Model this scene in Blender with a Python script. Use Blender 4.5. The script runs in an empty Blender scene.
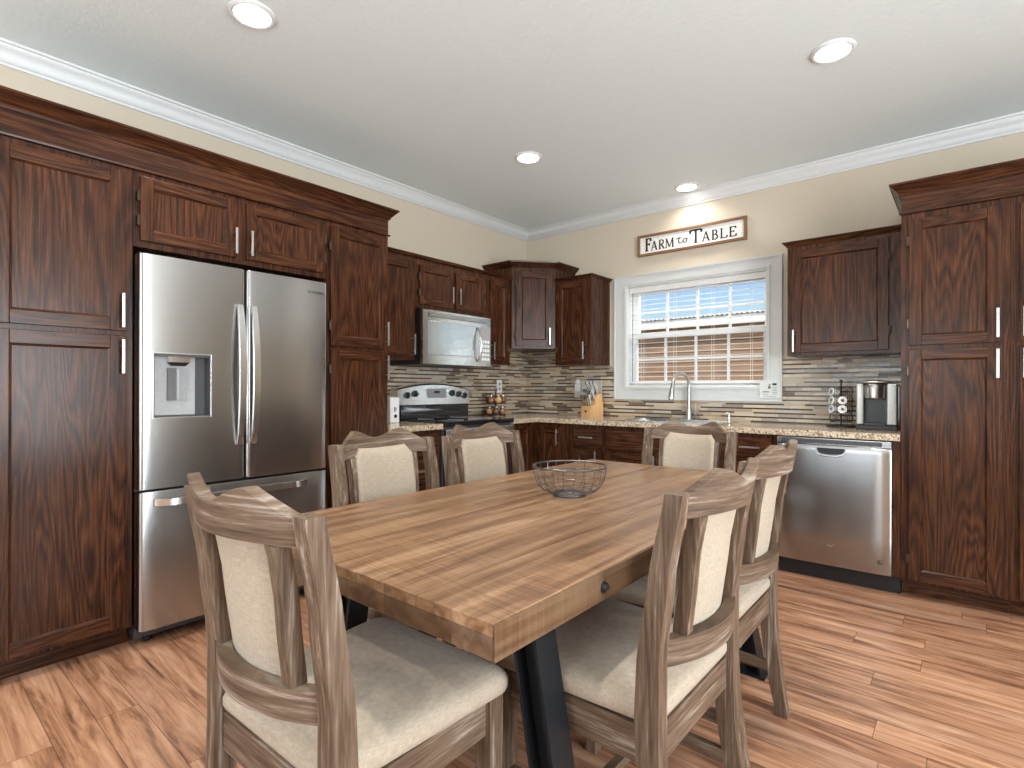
import bpy, bmesh, math, random
from mathutils import Vector, Matrix
random.seed(7)
PI = math.pi
SC = bpy.context.scene
COL = SC.collection
# ------------------------------------------------------------------ camera
XA, YB = -3.474, 4.362            # inner faces of the left and back walls
CEIL = 2.775
FA, FB = -2.872, 3.745            # face-frame planes of the deep cabinets
cam_d = bpy.data.cameras.new('camera')
cam = bpy.data.objects.new('camera', cam_d); COL.objects.link(cam)
cam.location = (0, 0, 1.1705)
cam.rotation_euler = (Matrix.Rotation(math.radians(40.0645), 4, 'Z') @ Matrix.Rotation(PI/2, 4, 'X')
                      @ Matrix.Rotation(math.radians(0.13), 4, 'Z')).to_euler()
cam_d.sensor_width = 36; cam_d.lens = 36*538.34/1024
cam_d.shift_y = 3.9/1024
cam_d.clip_start = .02
SC.camera = cam
# ------------------------------------------------------------------ world, sun, daylight, exposure
SC.view_settings.view_transform = 'Standard'; SC.view_settings.look = 'None'
SC.view_settings.exposure = 0.2; SC.view_settings.gamma = 1; SC.view_settings.use_curve_mapping = False
W = bpy.data.worlds.new('sky'); SC.world = W; W.use_nodes = True
wn = W.node_tree.nodes; wn.clear()
sky = wn.new('ShaderNodeTexSky'); sky.sky_type = 'NISHITA'; sky.sun_disc = False
sky.sun_elevation = math.radians(50); sky.sun_rotation = math.radians(200); sky.altitude = 300; sky.air_density = 1.0; sky.dust_density = .6; sky.ozone_density = 3.5
bg = wn.new('ShaderNodeBackground'); bg.inputs[1].default_value = .15
wo = wn.new('ShaderNodeOutputWorld')
W.node_tree.links.new(sky.outputs[0], bg.inputs[0]); W.node_tree.links.new(bg.outputs[0], wo.inputs[0])
def light(name, kind, loc, rot, energy, color, **k):
    d = bpy.data.lights.new(name, kind); d.energy = energy; d.color = color
    for a, b in k.items(): setattr(d, a, b)
    o = bpy.data.objects.new(name, d); COL.objects.link(o); o.location = loc; o.rotation_euler = rot
    return o
light('sun', 'SUN', (-6, -8, 12), (math.radians(38), 0, math.radians(-30)), 3.6, (1, .95, .87), angle=math.radians(.6))
# daylight coming in through the big windows behind the camera and on the right
light('daylight_right', 'AREA', (2.78, .7, 1.35), (0, math.radians(109), 0), 235, (.87, .94, 1.0), shape='RECTANGLE', size=1.9, size_y=2.2)
light('daylight_front', 'AREA', (-1.3, -2.58, 1.4), (math.radians(116), 0, 0), 85, (.87, .94, 1.0), shape='RECTANGLE', size=2.6, size_y=1.7)
# area lamp added above the kitchen window, out of view, to boost sky light
light('added_sky_lamp', 'AREA', (-1.73, YB+.95, 3.15), (math.radians(-36), 0, 0), 210, (.90, .955, 1.0), shape='RECTANGLE', size=1.8, size_y=1.1)
CAN_W = 8.5

# ------------------------------------------------------------------ mesh helpers
class MB:
    def __init__(s): s.bm = bmesh.new(); s.bev = False
    def _mi(s, n0, mi):
        if mi:
            s.bm.faces.ensure_lookup_table()
            for f in s.bm.faces[n0:]: f.material_index = mi
    def box(s, x0, y0, z0, x1, y1, z1, bev=0, mi=0, seg=2):
        t = bmesh.new()
        bmesh.ops.create_cube(t, size=1)
        for v in t.verts:
            v.co = Vector(((x0+x1)/2+v.co.x*(x1-x0), (y0+y1)/2+v.co.y*(y1-y0), (z0+z1)/2+v.co.z*(z1-z0)))
        if bev: s.bev = True; bmesh.ops.bevel(t, geom=t.edges[:], offset=bev, segments=seg, affect='EDGES', profile=.5)
        s.merge(t, mi); return s
    def merge(s, t, mi=0, M=None):
        n0 = len(s.bm.faces)
        mp = {}
        for v in t.verts: mp[v] = s.bm.verts.new(M @ v.co if M else v.co)
        for f in t.faces:
            try: s.bm.faces.new([mp[v] for v in f.verts])
            except ValueError: pass
        s._mi(n0, mi); t.free()
    def loft(s, rings, cap=True, mi=0, closed=True):
        n0 = len(s.bm.faces)
        R = [[s.bm.verts.new(p) for p in r] for r in rings]
        n = len(rings[0])
        for a, b in zip(R, R[1:]):
            for i in range(n if closed else n-1):
                j = (i+1) % n
                s.bm.faces.new((a[i], a[j], b[j], b[i]))
        if cap:
            s.bm.faces.new(R[0][::-1]); s.bm.faces.new(R[-1])
        s._mi(n0, mi); return s
    def tube(s, pts, r, n=8, closed=False, mi=0, flat=None):
        pts = [Vector(p) for p in pts]; m = len(pts); rings = []
        up = None
        for i, p in enumerate(pts):
            if closed: d = pts[(i+1) % m]-pts[i-1]
            else: d = pts[min(i+1, m-1)]-pts[max(i-1, 0)]
            d.normalize()
            if up is None:
                up = Vector((0, 0, 1)) if abs(d.z) < .9 else Vector((1, 0, 0))
            a = d.cross(up).normalized(); up = a.cross(d).normalized()
            rr = r[i] if isinstance(r, (list, tuple)) else r
            f = flat or 1
            rings.append([p+a*math.cos(2*PI*k/n)*rr*f+up*math.sin(2*PI*k/n)*rr for k in range(n)])
        if closed: rings.append(rings[0])
        if closed:
            n0 = len(s.bm.faces)
            R = [[s.bm.verts.new(q) for q in rg] for rg in rings[:-1]]
            for i in range(len(R)):
                a, b = R[i], R[(i+1) % len(R)]
                for k in range(n): s.bm.faces.new((a[k], a[(k+1) % n], b[(k+1) % n], b[k]))
            s._mi(n0, mi)
        else: s.loft(rings, mi=mi)
        return s
    def lathe(s, prof, c=(0, 0, 0), n=24, mi=0, axis='z', cap=True):
        rings = []
        for r, h in prof:
            rg = []
            for k in range(n):
                a = 2*PI*k/n
                if axis == 'z': q = (c[0]+r*math.cos(a), c[1]+r*math.sin(a), c[2]+h)
                elif axis == 'y': q = (c[0]+r*math.cos(a), c[1]+h, c[2]+r*math.sin(a))
                else: q = (c[0]+h, c[1]+r*math.cos(a), c[2]+r*math.sin(a))
                rg.append(q)
            rings.append(rg)
        return s.loft(rings, cap=cap, mi=mi)
    def prism(s, poly, a, b, axis='x', mi=0, mapf=None):
        """polygon of (p,q) extruded along an axis from a to b"""
        def P(p, q, t): return {'x': (t, p, q), 'y': (p, t, q), 'z': (p, q, t)}[axis]
        return s.loft([[P(p, q, a) for p, q in poly], [P(p, q, b) for p, q in poly]], mi=mi)
    def build(s, name, mat, parent=None, smooth=True, angle=35):
        bmesh.ops.recalc_face_normals(s.bm, faces=s.bm.faces[:])
        me = bpy.data.meshes.new(name); s.bm.to_mesh(me); s.bm.free()
        for m in (mat if isinstance(mat, (list, tuple)) else [mat]): me.materials.append(m)
        if smooth:
            me.polygons.foreach_set('use_smooth', [True]*len(me.polygons))
            me.set_sharp_from_angle(angle=math.radians(angle))
        o = bpy.data.objects.new(name, me); COL.objects.link(o)
        if s.bev and smooth:
            wn_ = o.modifiers.new('normals', 'WEIGHTED_NORMAL'); wn_.keep_sharp = True; wn_.weight = 90
        if parent: o.parent = parent
        return o
def box1(name, mat, parent, *a, **k): return MB().box(*a, **k).build(name, mat, parent)
def tag(o, label, cat, group=None):
    o['label'] = label; o['category'] = cat
    if group: o['group'] = group
    return o
def thing(name, label, cat, loc=(0, 0, 0), rz=0, group=None):
    o = bpy.data.objects.new(name, None); COL.objects.link(o); o.empty_display_size = .1
    o.location = loc; o.rotation_euler = (0, 0, rz)
    return tag(o, label, cat, group)
def struct(o): o['kind'] = 'structure'; return o
def copy_tree(o, parent=None):
    c = o.copy(); COL.objects.link(c)
    if parent: c.parent = parent
    for ch in list(o.children): copy_tree(ch, c)
    return c
def text_mesh(body, size, depth):
    cu = bpy.data.curves.new('lettering', 'FONT'); cu.body = body; cu.size = size; cu.extrude = depth
    cu.align_x = 'CENTER'; cu.align_y = 'CENTER'
    o = bpy.data.objects.new('tmp', cu); COL.objects.link(o)
    me = bpy.data.meshes.new_from_object(o)
    bpy.data.objects.remove(o); bpy.data.curves.remove(cu)
    return me

# ------------------------------------------------------------------ materials
def srgb(r, g, b):
    f = lambda c: (c/255/12.92 if c <= 10 else ((c/255+.055)/1.055)**2.4)
    return (f(r), f(g), f(b), 1)
class NT:
    def __init__(s, name):
        s.m = bpy.data.materials.new(name); s.m.use_nodes = True
        s.t = s.m.node_tree; s.n = s.t.nodes; s.b = s.n['Principled BSDF']
    def new(s, typ, **k):
        q = s.n.new('ShaderNode'+typ)
        for a, b in k.items(): setattr(q, a, b)
        return q
    def set(s, q, **k):
        for a, v in k.items():
            i = q.inputs[a.replace('_', ' ')] if isinstance(a, str) else q.inputs[a]
            s.con(v, i)
        return q
    def con(s, v, i):
        if isinstance(v, bpy.types.NodeSocket): s.t.links.new(v, i)
        else: i.default_value = v
    def math(s, op, a, b=0.0, c=None):
        q = s.new('Math', operation=op); s.con(a, q.inputs[0]); s.con(b, q.inputs[1])
        if c is not None: s.con(c, q.inputs[2])
        return q.outputs[0]
    def vec(s, x=0., y=0., z=0.):
        q = s.new('CombineXYZ'); s.con(x, q.inputs[0]); s.con(y, q.inputs[1]); s.con(z, q.inputs[2]); return q.outputs[0]
    def obj(s): return s.new('TexCoord').outputs['Object']
    def tan(s):
        q = s.new('Tangent', direction_type='RADIAL', axis='Z'); return q.outputs[0]
    def rnd(s): return s.new('ObjectInfo').outputs['Random']
    def map(s, v, scale=(1, 1, 1), loc=(0, 0, 0), rot=(0, 0, 0)):
        q = s.new('Mapping'); s.con(v, q.inputs[0]); s.con(loc, q.inputs[1]); s.con(rot, q.inputs[2]); s.con(scale, q.inputs[3]); return q.outputs[0]
    def noise(s, v, scale=5., detail=3., rough=.5, dist=0.):
        q = s.new('TexNoise'); s.con(v, q.inputs['Vector']); s.con(scale, q.inputs['Scale']); s.con(detail, q.inputs['Detail'])
        s.con(rough, q.inputs['Roughness']); s.con(dist, q.inputs['Distortion']); return q.outputs[0]
    def white(s, v):
        q = s.new('TexWhiteNoise', noise_dimensions='3D'); s.con(v, q.inputs[0]); return q.outputs[0]
    def ramp(s, f, stops, interp='LINEAR'):
        q = s.new('ValToRGB'); s.con(f, q.inputs[0]); cr = q.color_ramp; cr.interpolation = interp
        while len(cr.elements) < len(stops): cr.elements.new(.5)
        for e, (p, c) in zip(cr.elements, stops): e.position = p; e.color = c
        return q.outputs[0]
    def mix(s, f, a, b, mode='MIX'):
        q = s.new('Mix', data_type='RGBA', blend_type=mode); s.con(f, q.inputs[0]); s.con(a, q.inputs[6]); s.con(b, q.inputs[7]); return q.outputs[2]
    def bump(s, h, strength=.2, dist=.01):
        q = s.new('Bump'); s.con(h, q.inputs['Height']); q.inputs['Strength'].default_value = strength; q.inputs['Distance'].default_value = dist
        s.t.links.new(q.outputs[0], s.b.inputs['Normal'])
    def out(s, col=None, rough=.5, metal=0., spec=.5, **k):
        if col is not None: s.con(col, s.b.inputs['Base Color'])
        s.con(rough, s.b.inputs['Roughness']); s.con(metal, s.b.inputs['Metallic']); s.con(spec, s.b.inputs['Specular IOR Level'])
        for a, v in k.items(): s.con(v, s.b.inputs[a.replace('_', ' ')])
        return s.m
def plain(name, c, rough=.5, metal=0., spec=.5, var=.06, **k):
    q = NT(name); n = q.noise(q.obj(), 60, 2)
    lo = tuple(x*(1-var) for x in c[:3])+(1,); hi = tuple(min(1, x*(1+var)) for x in c[:3])+(1,)
    return q.out(q.ramp(n, [(.3, lo), (.7, hi)]), rough, metal, spec, **k)
def oak(name, axis):
    """dark stained oak, grain running along the given axis"""
    q = NT(name)
    off = q.new('VectorMath', operation='ADD'); q.con(q.obj(), off.inputs[0])
    r = q.rnd(); q.con(q.vec(q.math('MULTIPLY', r, 7.3), q.math('MULTIPLY', r, 3.1), q.math('MULTIPLY', r, 11.7)), off.inputs[1])
    v = off.outputs[0]
    long = {'x': (.9, 9, 9), 'y': (9, .9, 9), 'z': (9, 9, .9)}[axis]
    fine = {'x': (5, 150, 150), 'y': (150, 5, 150), 'z': (150, 150, 5)}[axis]
    d = q.noise(q.map(v, long), .55, 2.5, .5, .3)
    rings = q.math('PINGPONG', q.math('MULTIPLY', d, 22.0), .5)
    rings = q.math('MULTIPLY', rings, 2.0)
    pores = q.noise(q.map(v, fine), 1.0, 3, .6)
    blot = q.noise(v, 3.0, 2)
    f = q.math('ADD', q.math('ADD', q.math('MULTIPLY', rings, .29), q.math('MULTIPLY', pores, .62)), .06)
    col = q.ramp(f, [(.28, srgb(26, 14, 9)), (.44, srgb(58, 32, 18)), (.60, srgb(82, 47, 26)), (.82, srgb(108, 66, 37))])
    col = q.mix(q.math('MULTIPLY', blot, .75), col, srgb(44, 25, 16))
    q.bump(f, .12, .002)
    return q.out(col, q.math('ADD', .17, q.math('MULTIPLY', pores, .18)), 0, .2)
def weathered(name, axis):
    q = NT(name); v = q.obj()
    fine = {'x': (7, 16, 150), 'y': (150, 7, 150), 'z': (150, 150, 7)}[axis]
    mid = {'x': (3, 5, 40), 'y': (40, 3, 40), 'z': (40, 40, 3)}[axis]
    r = q.rnd(); off = q.new('VectorMath', operation='ADD'); q.con(v, off.inputs[0]); q.con(q.vec(r, r, r), off.inputs[1])
    a = q.noise(q.map(off.outputs[0], fine), 1, 4, .65); b = q.noise(q.map(off.outputs[0], mid), 1, 3, .6, .4)
    f = q.math('ADD', q.math('MULTIPLY', a, .5), q.math('MULTIPLY', b, .5))
    col = q.ramp(f, [(.30, srgb(44, 32, 23)), (.43, srgb(82, 63, 48)), (.55, srgb(108, 89, 72)), (.70, srgb(170, 160, 150))])
    q.bump(f, .35, .002)
    return q.out(col, .62, 0, .35)
def make_floor():
    q = NT('laminate_planks'); v = q.obj()
    s = q.new('SeparateXYZ'); q.con(v, s.inputs[0]); x, y = s.outputs[0], s.outputs[1]
    PW, PL = .127, 1.25
    row = q.math('FLOOR', q.math('DIVIDE', y, PW)); fy = q.math('FRACT', q.math('DIVIDE', y, PW))
    ux = q.math('ADD', q.math('DIVIDE', x, PL), q.math('MULTIPLY', q.white(q.vec(row, 3., 0.)), 5.0))
    cx = q.math('FLOOR', ux); fx = q.math('FRACT', ux)
    rid = q.white(q.vec(row, cx, 1.))
    sx = q.math('ADD', x, q.math('MULTIPLY', rid, 31.0))
    g = q.noise(q.vec(q.math('MULTIPLY', sx, 1.6), q.math('MULTIPLY', y, 17.0), rid), 1.0, 5, .62, .9)
    g2 = q.noise(q.vec(q.math('MULTIPLY', sx, 5.0), q.math('MULTIPLY', y, 120.0), rid), 1.0, 3, .6)
    f = q.math('ADD', q.math('MULTIPLY', g, .78), q.math('MULTIPLY', g2, .22))
    col = q.ramp(f, [(.31, srgb(80, 55, 42)), (.40, srgb(132, 95, 74)), (.50, srgb(174, 133, 107)), (.60, srgb(196, 157, 131)), (.72, srgb(216, 184, 159))])
    tint = q.ramp(rid, [(0, srgb(235, 222, 212)), (.5, srgb(255, 246, 234)), (1, srgb(228, 222, 218))])
    col = q.mix(1.0, col, tint, 'MULTIPLY')
    seam = q.math('MINIMUM', q.math('MULTIPLY', q.math('MINIMUM', fy, q.math('SUBTRACT', 1.0, fy)), PW), q.math('MULTIPLY', q.math('MINIMUM', fx, q.math('SUBTRACT', 1.0, fx)), PL))
    sm = q.math('LESS_THAN', seam, .0013)
    col = q.mix(q.math('MULTIPLY', sm, .7), col, srgb(70, 45, 32))
    q.bump(q.math('SUBTRACT', f, q.math('MULTIPLY', sm, .6)), .1, .002)
    return q.out(col, q.math('ADD', .26, q.math('MULTIPLY', g2, .16)), 0, .5)
def make_table(name, k):
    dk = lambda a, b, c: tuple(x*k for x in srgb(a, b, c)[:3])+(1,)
    q = NT(name); v = q.obj()
    s = q.new('SeparateXYZ'); q.con(v, s.inputs[0]); x, y, z = s.outputs
    row = q.math('FLOOR', q.math('DIVIDE', x, .205))
    r = q.white(q.vec(row, 2., 0.))
    g = q.noise(q.vec(q.math('MULTIPLY', x, 24.0), q.math('ADD', q.math('MULTIPLY', y, 1.6), q.math('MULTIPLY', r, 9.0)), q.math('MULTIPLY', z, 30.0)), 1.0, 5, .6, .7)
    saw = q.noise(q.vec(q.math('MULTIPLY', x, 3.0), q.math('ADD', q.math('MULTIPLY', y, 150.0), q.math('MULTIPLY', x, 9.0)), r), 1.0, 2, .5)
    patch = q.noise(q.map(v, (2.2, 3.0, 3)), 1.3, 3, .6)
    sw = q.math('MULTIPLY', q.math('SUBTRACT', saw, .5), q.math('MULTIPLY', patch, .62))
    f = q.math('ADD', q.math('ADD', q.math('MULTIPLY', g, .75), .125), sw)
    col = q.ramp(f, [(.28, dk(62, 42, 29)), (.41, dk(112, 83, 59)), (.53, dk(148, 118, 90)), (.65, dk(174, 146, 117)), (.78, dk(206, 184, 158))])
    big = q.noise(q.map(v, (1.6, .7, 1)), 1.5, 2)
    col = q.mix(q.math('MULTIPLY', big, .35), col, srgb(122, 86, 58))
    col = q.mix(1.0, col, q.ramp(r, [(0, srgb(222, 214, 206)), (.5, srgb(255, 248, 240)), (1, srgb(236, 226, 214))]), 'MULTIPLY')
    q.bump(f, .3, .002)
    return q.out(col, q.math('ADD', .26, q.math('MULTIPLY', g, .2)), 0, .5)
def make_mosaic():
    q = NT('mosaic_strip_tile'); v = q.obj()
    s = q.new('SeparateXYZ'); q.con(v, s.inputs[0]); u = q.math('ADD', s.outputs[0], s.outputs[1]); z = s.outputs[2]
    P = .033
    t = q.math('DIVIDE', z, P); r = q.math('FLOOR', t); fv = q.math('FRACT', t)
    thin = q.math('GREATER_THAN', fv, .66)
    sub = q.math('ADD', q.math('MULTIPLY', r, 2.0), thin)
    L = q.math('ADD', .085, q.math('MULTIPLY', q.white(q.vec(sub, 9., 4.)), .10))
    uu = q.math('ADD', q.math('DIVIDE', u, L), q.math('MULTIPLY', q.white(q.vec(sub, 1., 2.)), 13.0))
    c = q.math('FLOOR', uu); fu = q.math('FRACT', uu)
    k = q.white(q.vec(c, sub, 5.))
    light_ = q.ramp(k, [(0, srgb(184, 166, 144)), (.20, srgb(160, 147, 131)), (.36, srgb(198, 184, 163)), (.54, srgb(142, 128, 113)), (.66, srgb(180, 173, 161)), (.80, srgb(190, 168, 139)), (.92, srgb(112, 93, 78))], 'CONSTANT')
    dark_ = q.ramp(k, [(0, srgb(46, 34, 28)), (.28, srgb(70, 51, 40)), (.50, srgb(166, 146, 120)), (.66, srgb(40, 31, 27)), (.86, srgb(196, 176, 146))], 'CONSTANT')
    col = q.mix(thin, light_, dark_)
    g1 = q.math('LESS_THAN', q.math('MULTIPLY', q.math('MINIMUM', fu, q.math('SUBTRACT', 1.0, fu)), L), .0009)
    fe = q.math('MINIMUM', q.math('MINIMUM', fv, q.math('SUBTRACT', 1.0, fv)), q.math('ABSOLUTE', q.math('SUBTRACT', fv, .66)))
    g2 = q.math('LESS_THAN', fe, .03)
    g = q.math('MAXIMUM', g1, g2)
    col = q.mix(g, col, srgb(150, 138, 120))
    q.bump(q.math('SUBTRACT', 1.0, g), .25, .002)
    return q.out(col, q.math('ADD', q.math('ADD', .12, q.math('MULTIPLY', g, .5)), q.math('MULTIPLY', k, .25)), 0, .36)
def make_granite():
    q = NT('speckled_granite'); v = q.obj()
    a = q.noise(v, 95, 3, .6); b = q.noise(v, 210, 2, .6); w = q.white(q.map(v, (1, 1, 1)))
    col = q.ramp(a, [(.30, srgb(58, 46, 38)), (.40, srgb(138, 112, 86)), (.5, srgb(196, 178, 150)), (.60, srgb(214, 202, 182)), (.70, srgb(150, 126, 98))])
    col = q.mix(q.math('GREATER_THAN', b, .62), col, srgb(66, 54, 46))
    return q.out(col, .14, 0, .5)
def steel(name, axis, c=(.42, .42, .415), rough=.25):
    q = NT(name); v = q.obj()
    sc = {'z': (260, 260, 2.5), 'y': (260, 2.5, 260), 'x': (2.5, 260, 260)}[axis]
    n = q.noise(q.map(v, sc), 1, 3, .6)
    big = q.noise(v, 2.2, 1)
    col = q.ramp(n, [(.25, tuple(x*.985 for x in c)+(1,)), (.75, tuple(min(1, x*1.01) for x in c)+(1,))])
    return q.out(col, rough, 1.0, .5, Anisotropic=.75, Anisotropic_Rotation=.25, Tangent=q.tan())
def fabric(name, c):
    q = NT(name); v = q.obj()
    a = q.noise(q.map(v, (420, 420, 60)), 1, 2); b = q.noise(q.map(v, (60, 60, 420)), 1, 2); m = q.noise(v, 9, 3)
    f = q.math('ADD', q.math('MULTIPLY', a, .5), q.math('MULTIPLY', b, .5))
    lo = tuple(x*.80 for x in c[:3])+(1,); hi = tuple(min(1, x*1.13) for x in c[:3])+(1,)
    col = q.ramp(f, [(.35, lo), (.65, hi)]); col = q.mix(q.math('MULTIPLY', m, .2), col, lo)
    q.bump(f, .25, .001)
    return q.out(col, .9, 0, .2, Sheen_Weight=.15)
def make_paint(name, c, scale, st, rough=.7):
    q = NT(name); n = q.noise(q.obj(), scale, 4, .6); q.bump(n, st, .004)
    lo = tuple(x*.97 for x in c[:3])+(1,)
    return q.out(q.ramp(n, [(.35, lo), (.65, c)]), rough, 0, .3)
def glass_pane(name):
    q = NT(name); o = q.n['Material Output']
    tr = q.new('BsdfTransparent'); gl = q.new('BsdfGlossy'); gl.inputs['Roughness'].default_value = .02
    tr.inputs[0].default_value = (.97, .985, .98, 1)
    lw = q.new('LayerWeight'); lw.inputs[0].default_value = .25
    mx = q.new('MixShader'); q.con(q.math('MULTIPLY', lw.outputs['Fresnel'], .6), mx.inputs[0])
    q.t.links.new(tr.outputs[0], mx.inputs[1]); q.t.links.new(gl.outputs[0], mx.inputs[2]); q.t.links.new(mx.outputs[0], o.inputs[0])
    return q.m
def emit(name, c, st):
    q = NT(name); n = q.noise(q.obj(), 4, 1); q.out(c, .4); q.con(c, q.b.inputs['Emission Color']); q.b.inputs['Emission Strength'].default_value = st
    return q.m
OZ, OX, OY = oak('stained_oak_vertical', 'z'), oak('stained_oak_horizontal', 'x'), oak('stained_oak_deep', 'y')
OAK = [OZ, OX]
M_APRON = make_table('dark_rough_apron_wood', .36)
WZ, WX, WY = weathered('weathered_wood_upright', 'z'), weathered('weathered_wood_crosswise', 'x'), weathered('weathered_wood_lengthwise', 'y')
M_FLOOR, M_TABLE, M_MOS, M_GRAN = make_floor(), make_table('rough_sawn_table_wood', 1.0), make_mosaic(), make_granite()
SZ, SX, SY = steel('brushed_steel_upright', 'z'), steel('brushed_steel_crosswise', 'x'), steel('brushed_steel_lengthwise', 'y')
M_STEELB = steel('bright_steel', 'x', (.74, .74, .73), .24)
M_NICKEL = plain('brushed_nickel', (.52, .51, .49, 1), .3, 1.0)
M_CHROME = plain('chrome', (.75, .75, .76, 1), .1, 1.0, var=.02)
M_BRONZE = plain('dark_hinge_bronze', (.08, .06, .045, 1), .4, 1.0)
M_LINEN = fabric('oatmeal_linen', srgb(168, 154, 136))
M_WALL = make_paint('beige_wall_paint', srgb(205, 193, 174), 90, .12)
M_CEIL = make_paint('textured_ceiling_paint', srgb(231, 240, 241), 55, .35)
M_TRIM = make_paint('white_trim_paint', srgb(222, 224, 224), 30, .02, .4)
M_CASE = make_paint('casing_paint', srgb(204, 206, 204), 30, .02, .45)
M_BLACK = plain('black_plastic', (.014, .014, .016, 1), .4)
M_KICK = plain('black_kick_plate', (.008, .008, .008, 1), .5)
M_BGLASS = plain('black_glass', (.01, .01, .012, 1), .05, 0, .6)
M_DGREY = plain('dark_grey_plastic', (.05, .05, .055, 1), .35)
M_GREY = plain('grey_plastic', (.30, .30, .30, 1), .35)
M_WHITE = plain('white_plastic', (.78, .78, .76, 1), .35)
M_BLIND = plain('white_blind', (.80, .79, .76, 1), .45)
M_IRON = plain('blackened_iron', (.020, .023, .028, 1), .38, .6)
M_WIRE = plain('dark_wire', (.13, .135, .145, 1), .3, .9)
M_PALEWOOD = None
M_GLASS = glass_pane('clear_window_glass')
M_LENS = emit('light_lens', (1, .97, .92, 1), 14)
M_INK = plain('black_ink', (.012, .012, .012, 1), .6)
def pale(name, c, axis=(30, 30, 3)):
    q = NT(name); n = q.noise(q.map(q.obj(), axis), 1, 4, .6, .4)
    return q.out(q.ramp(n, [(.3, tuple(x*.72 for x in c[:3])+(1,)), (.7, c)]), .5)
M_PALEWOOD = pale('pale_block_wood', srgb(222, 176, 122))
M_SIGNFR = pale('sign_frame_wood', srgb(134, 96, 66), (4, 40, 40))
M_BOARD = plain('sign_white_board', srgb(232, 230, 224), .6)

# ------------------------------------------------------------------ room shell
XR, YS, T = 2.8, -2.6, .15
def shell(name, boxes, mat):
    m = MB()
    for b in boxes: m.box(*b)
    return struct(m.build(name, mat, smooth=False))
shell('floor', [(XA-T, YS-T, -.1, XR+T, YB+T, 0)], M_FLOOR)
shell('ceiling', [(XA-T, YS-T, CEIL, XR+T, YB+T, CEIL+.12)], M_CEIL)
shell('wall_left', [(XA-T, YS-T, 0, XA, YB+T, CEIL)], M_WALL)
WX0, WX1, WZ0, WZ1 = -2.318, -1.138, 1.183, 2.078       # opening of the kitchen window
shell('wall_back', [(XA, YB, 0, WX0, YB+T, CEIL), (WX1, YB, 0, XR+T, YB+T, CEIL), (WX0, YB, 0, WX1, YB+T, WZ0), (WX0, YB, WZ1, WX1, YB+T, CEIL)], M_WALL)
shell('wall_right', [(XR, YS, 0, XR+T, -.3, CEIL), (XR, 1.7, 0, XR+T, YB, CEIL), (XR, -.3, 2.35, XR+T, 1.7, CEIL), (XR, -.3, 0, XR+T, 1.7, .3)], M_WALL)
shell('wall_front', [(XA, YS-T, 0, -2.7, YS, CEIL), (.1, YS-T, 0, XR+T, YS, CEIL), (-2.7, YS-T, 0, .1, YS, .5), (-2.7, YS-T, 2.3, .1, YS, CEIL)], M_WALL)
def crown(name, axis, wall, sgn, a, b):
    prof = [(0, -.090), (.010, -.090), (.012, -.078), (.022, -.074), (.030, -.055), (.046, -.034), (.066, -.022), (.070, -.012), (.082, -.010), (.084, 0), (0, 0)]
    m = MB()
    pts = [(wall+sgn*p, CEIL+q) for p, q in prof]
    # mitred in the corners
    r0, r1 = [], []
    for (p, q), (w, z) in zip(prof, pts):
        if axis == 'y': r0.append((w, a+p, z)); r1.append((w, b-p, z))
        else: r0.append((a+p, w, z)); r1.append((b-p, w, z))
    m.loft([r0, r1])
    return struct(m.build(name, M_TRIM, angle=50))
crown('trim_1', 'y', XA, 1, YS, YB)
crown('trim_2', 'x', YB, -1, XA, XR)
crown('trim_3', 'y', XR, -1, YS, YB)
crown('trim_4', 'x', YS, 1, XA, XR)
# tile splashbacks
shell('trim_5', [(XA, 2.16, .915, XA+.009, YB, 1.372), (XA, 3.708, 1.372, XA+.009, YB, 1.529)], M_MOS)
shell('trim_6', [(XA+.009, YB-.009, .915, -2.437, YB, 1.372), (XA+.009, YB-.009, 1.372, -2.873, YB, 1.529), (-2.437, YB-.009, .915, -1.036, YB, 1.071), (-1.036, YB-.009, .915, -.276, YB, 1.392)], M_MOS)

# kitchen window
def casing(name, parent=None):
    m = MB(); y0, y1 = YB-.022, YB
    def rect(x0, z0, x1, z1, w, ya, yb):
        m.box(x0, ya, z0, x0+w, yb, z1); m.box(x1-w, ya, z0, x1, yb, z1)
        m.box(x0+w, ya, z1-w, x1-w, yb, z1); m.box(x0+w, ya, z0, x1-w, yb, z0+w)
    rect(-2.437, 1.071, -1.036, 2.172, .110, y0, y1)
    rect(-2.337, 1.164, -1.120, 2.097, .018, y0-.010, y0)
    rect(-2.437, 1.071, -1.036, 2.172, .014, y0-.007, y0)
    return m.build(name, M_CASE, parent)
win = bpy.data.objects.new('window_1', None); COL.objects.link(win); struct(win)
casing('casing', win)
M_SASH = plain('white_vinyl_sash', (.80, .80, .79, 1), .35, var=.02)
m = MB(); t = .012                                      # painted jamb liner
m.box(WX0, YB-.02, WZ0, WX0+t, YB+T, WZ1); m.box(WX1-t, YB-.02, WZ0, WX1, YB+T, WZ1); m.box(WX0+t, YB-.02, WZ1-t, WX1-t, YB+T, WZ1); m.box(WX0+t, YB-.02, WZ0, WX1-t, YB+T, WZ0+t)
m.build('jamb', M_SASH, win)
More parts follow.
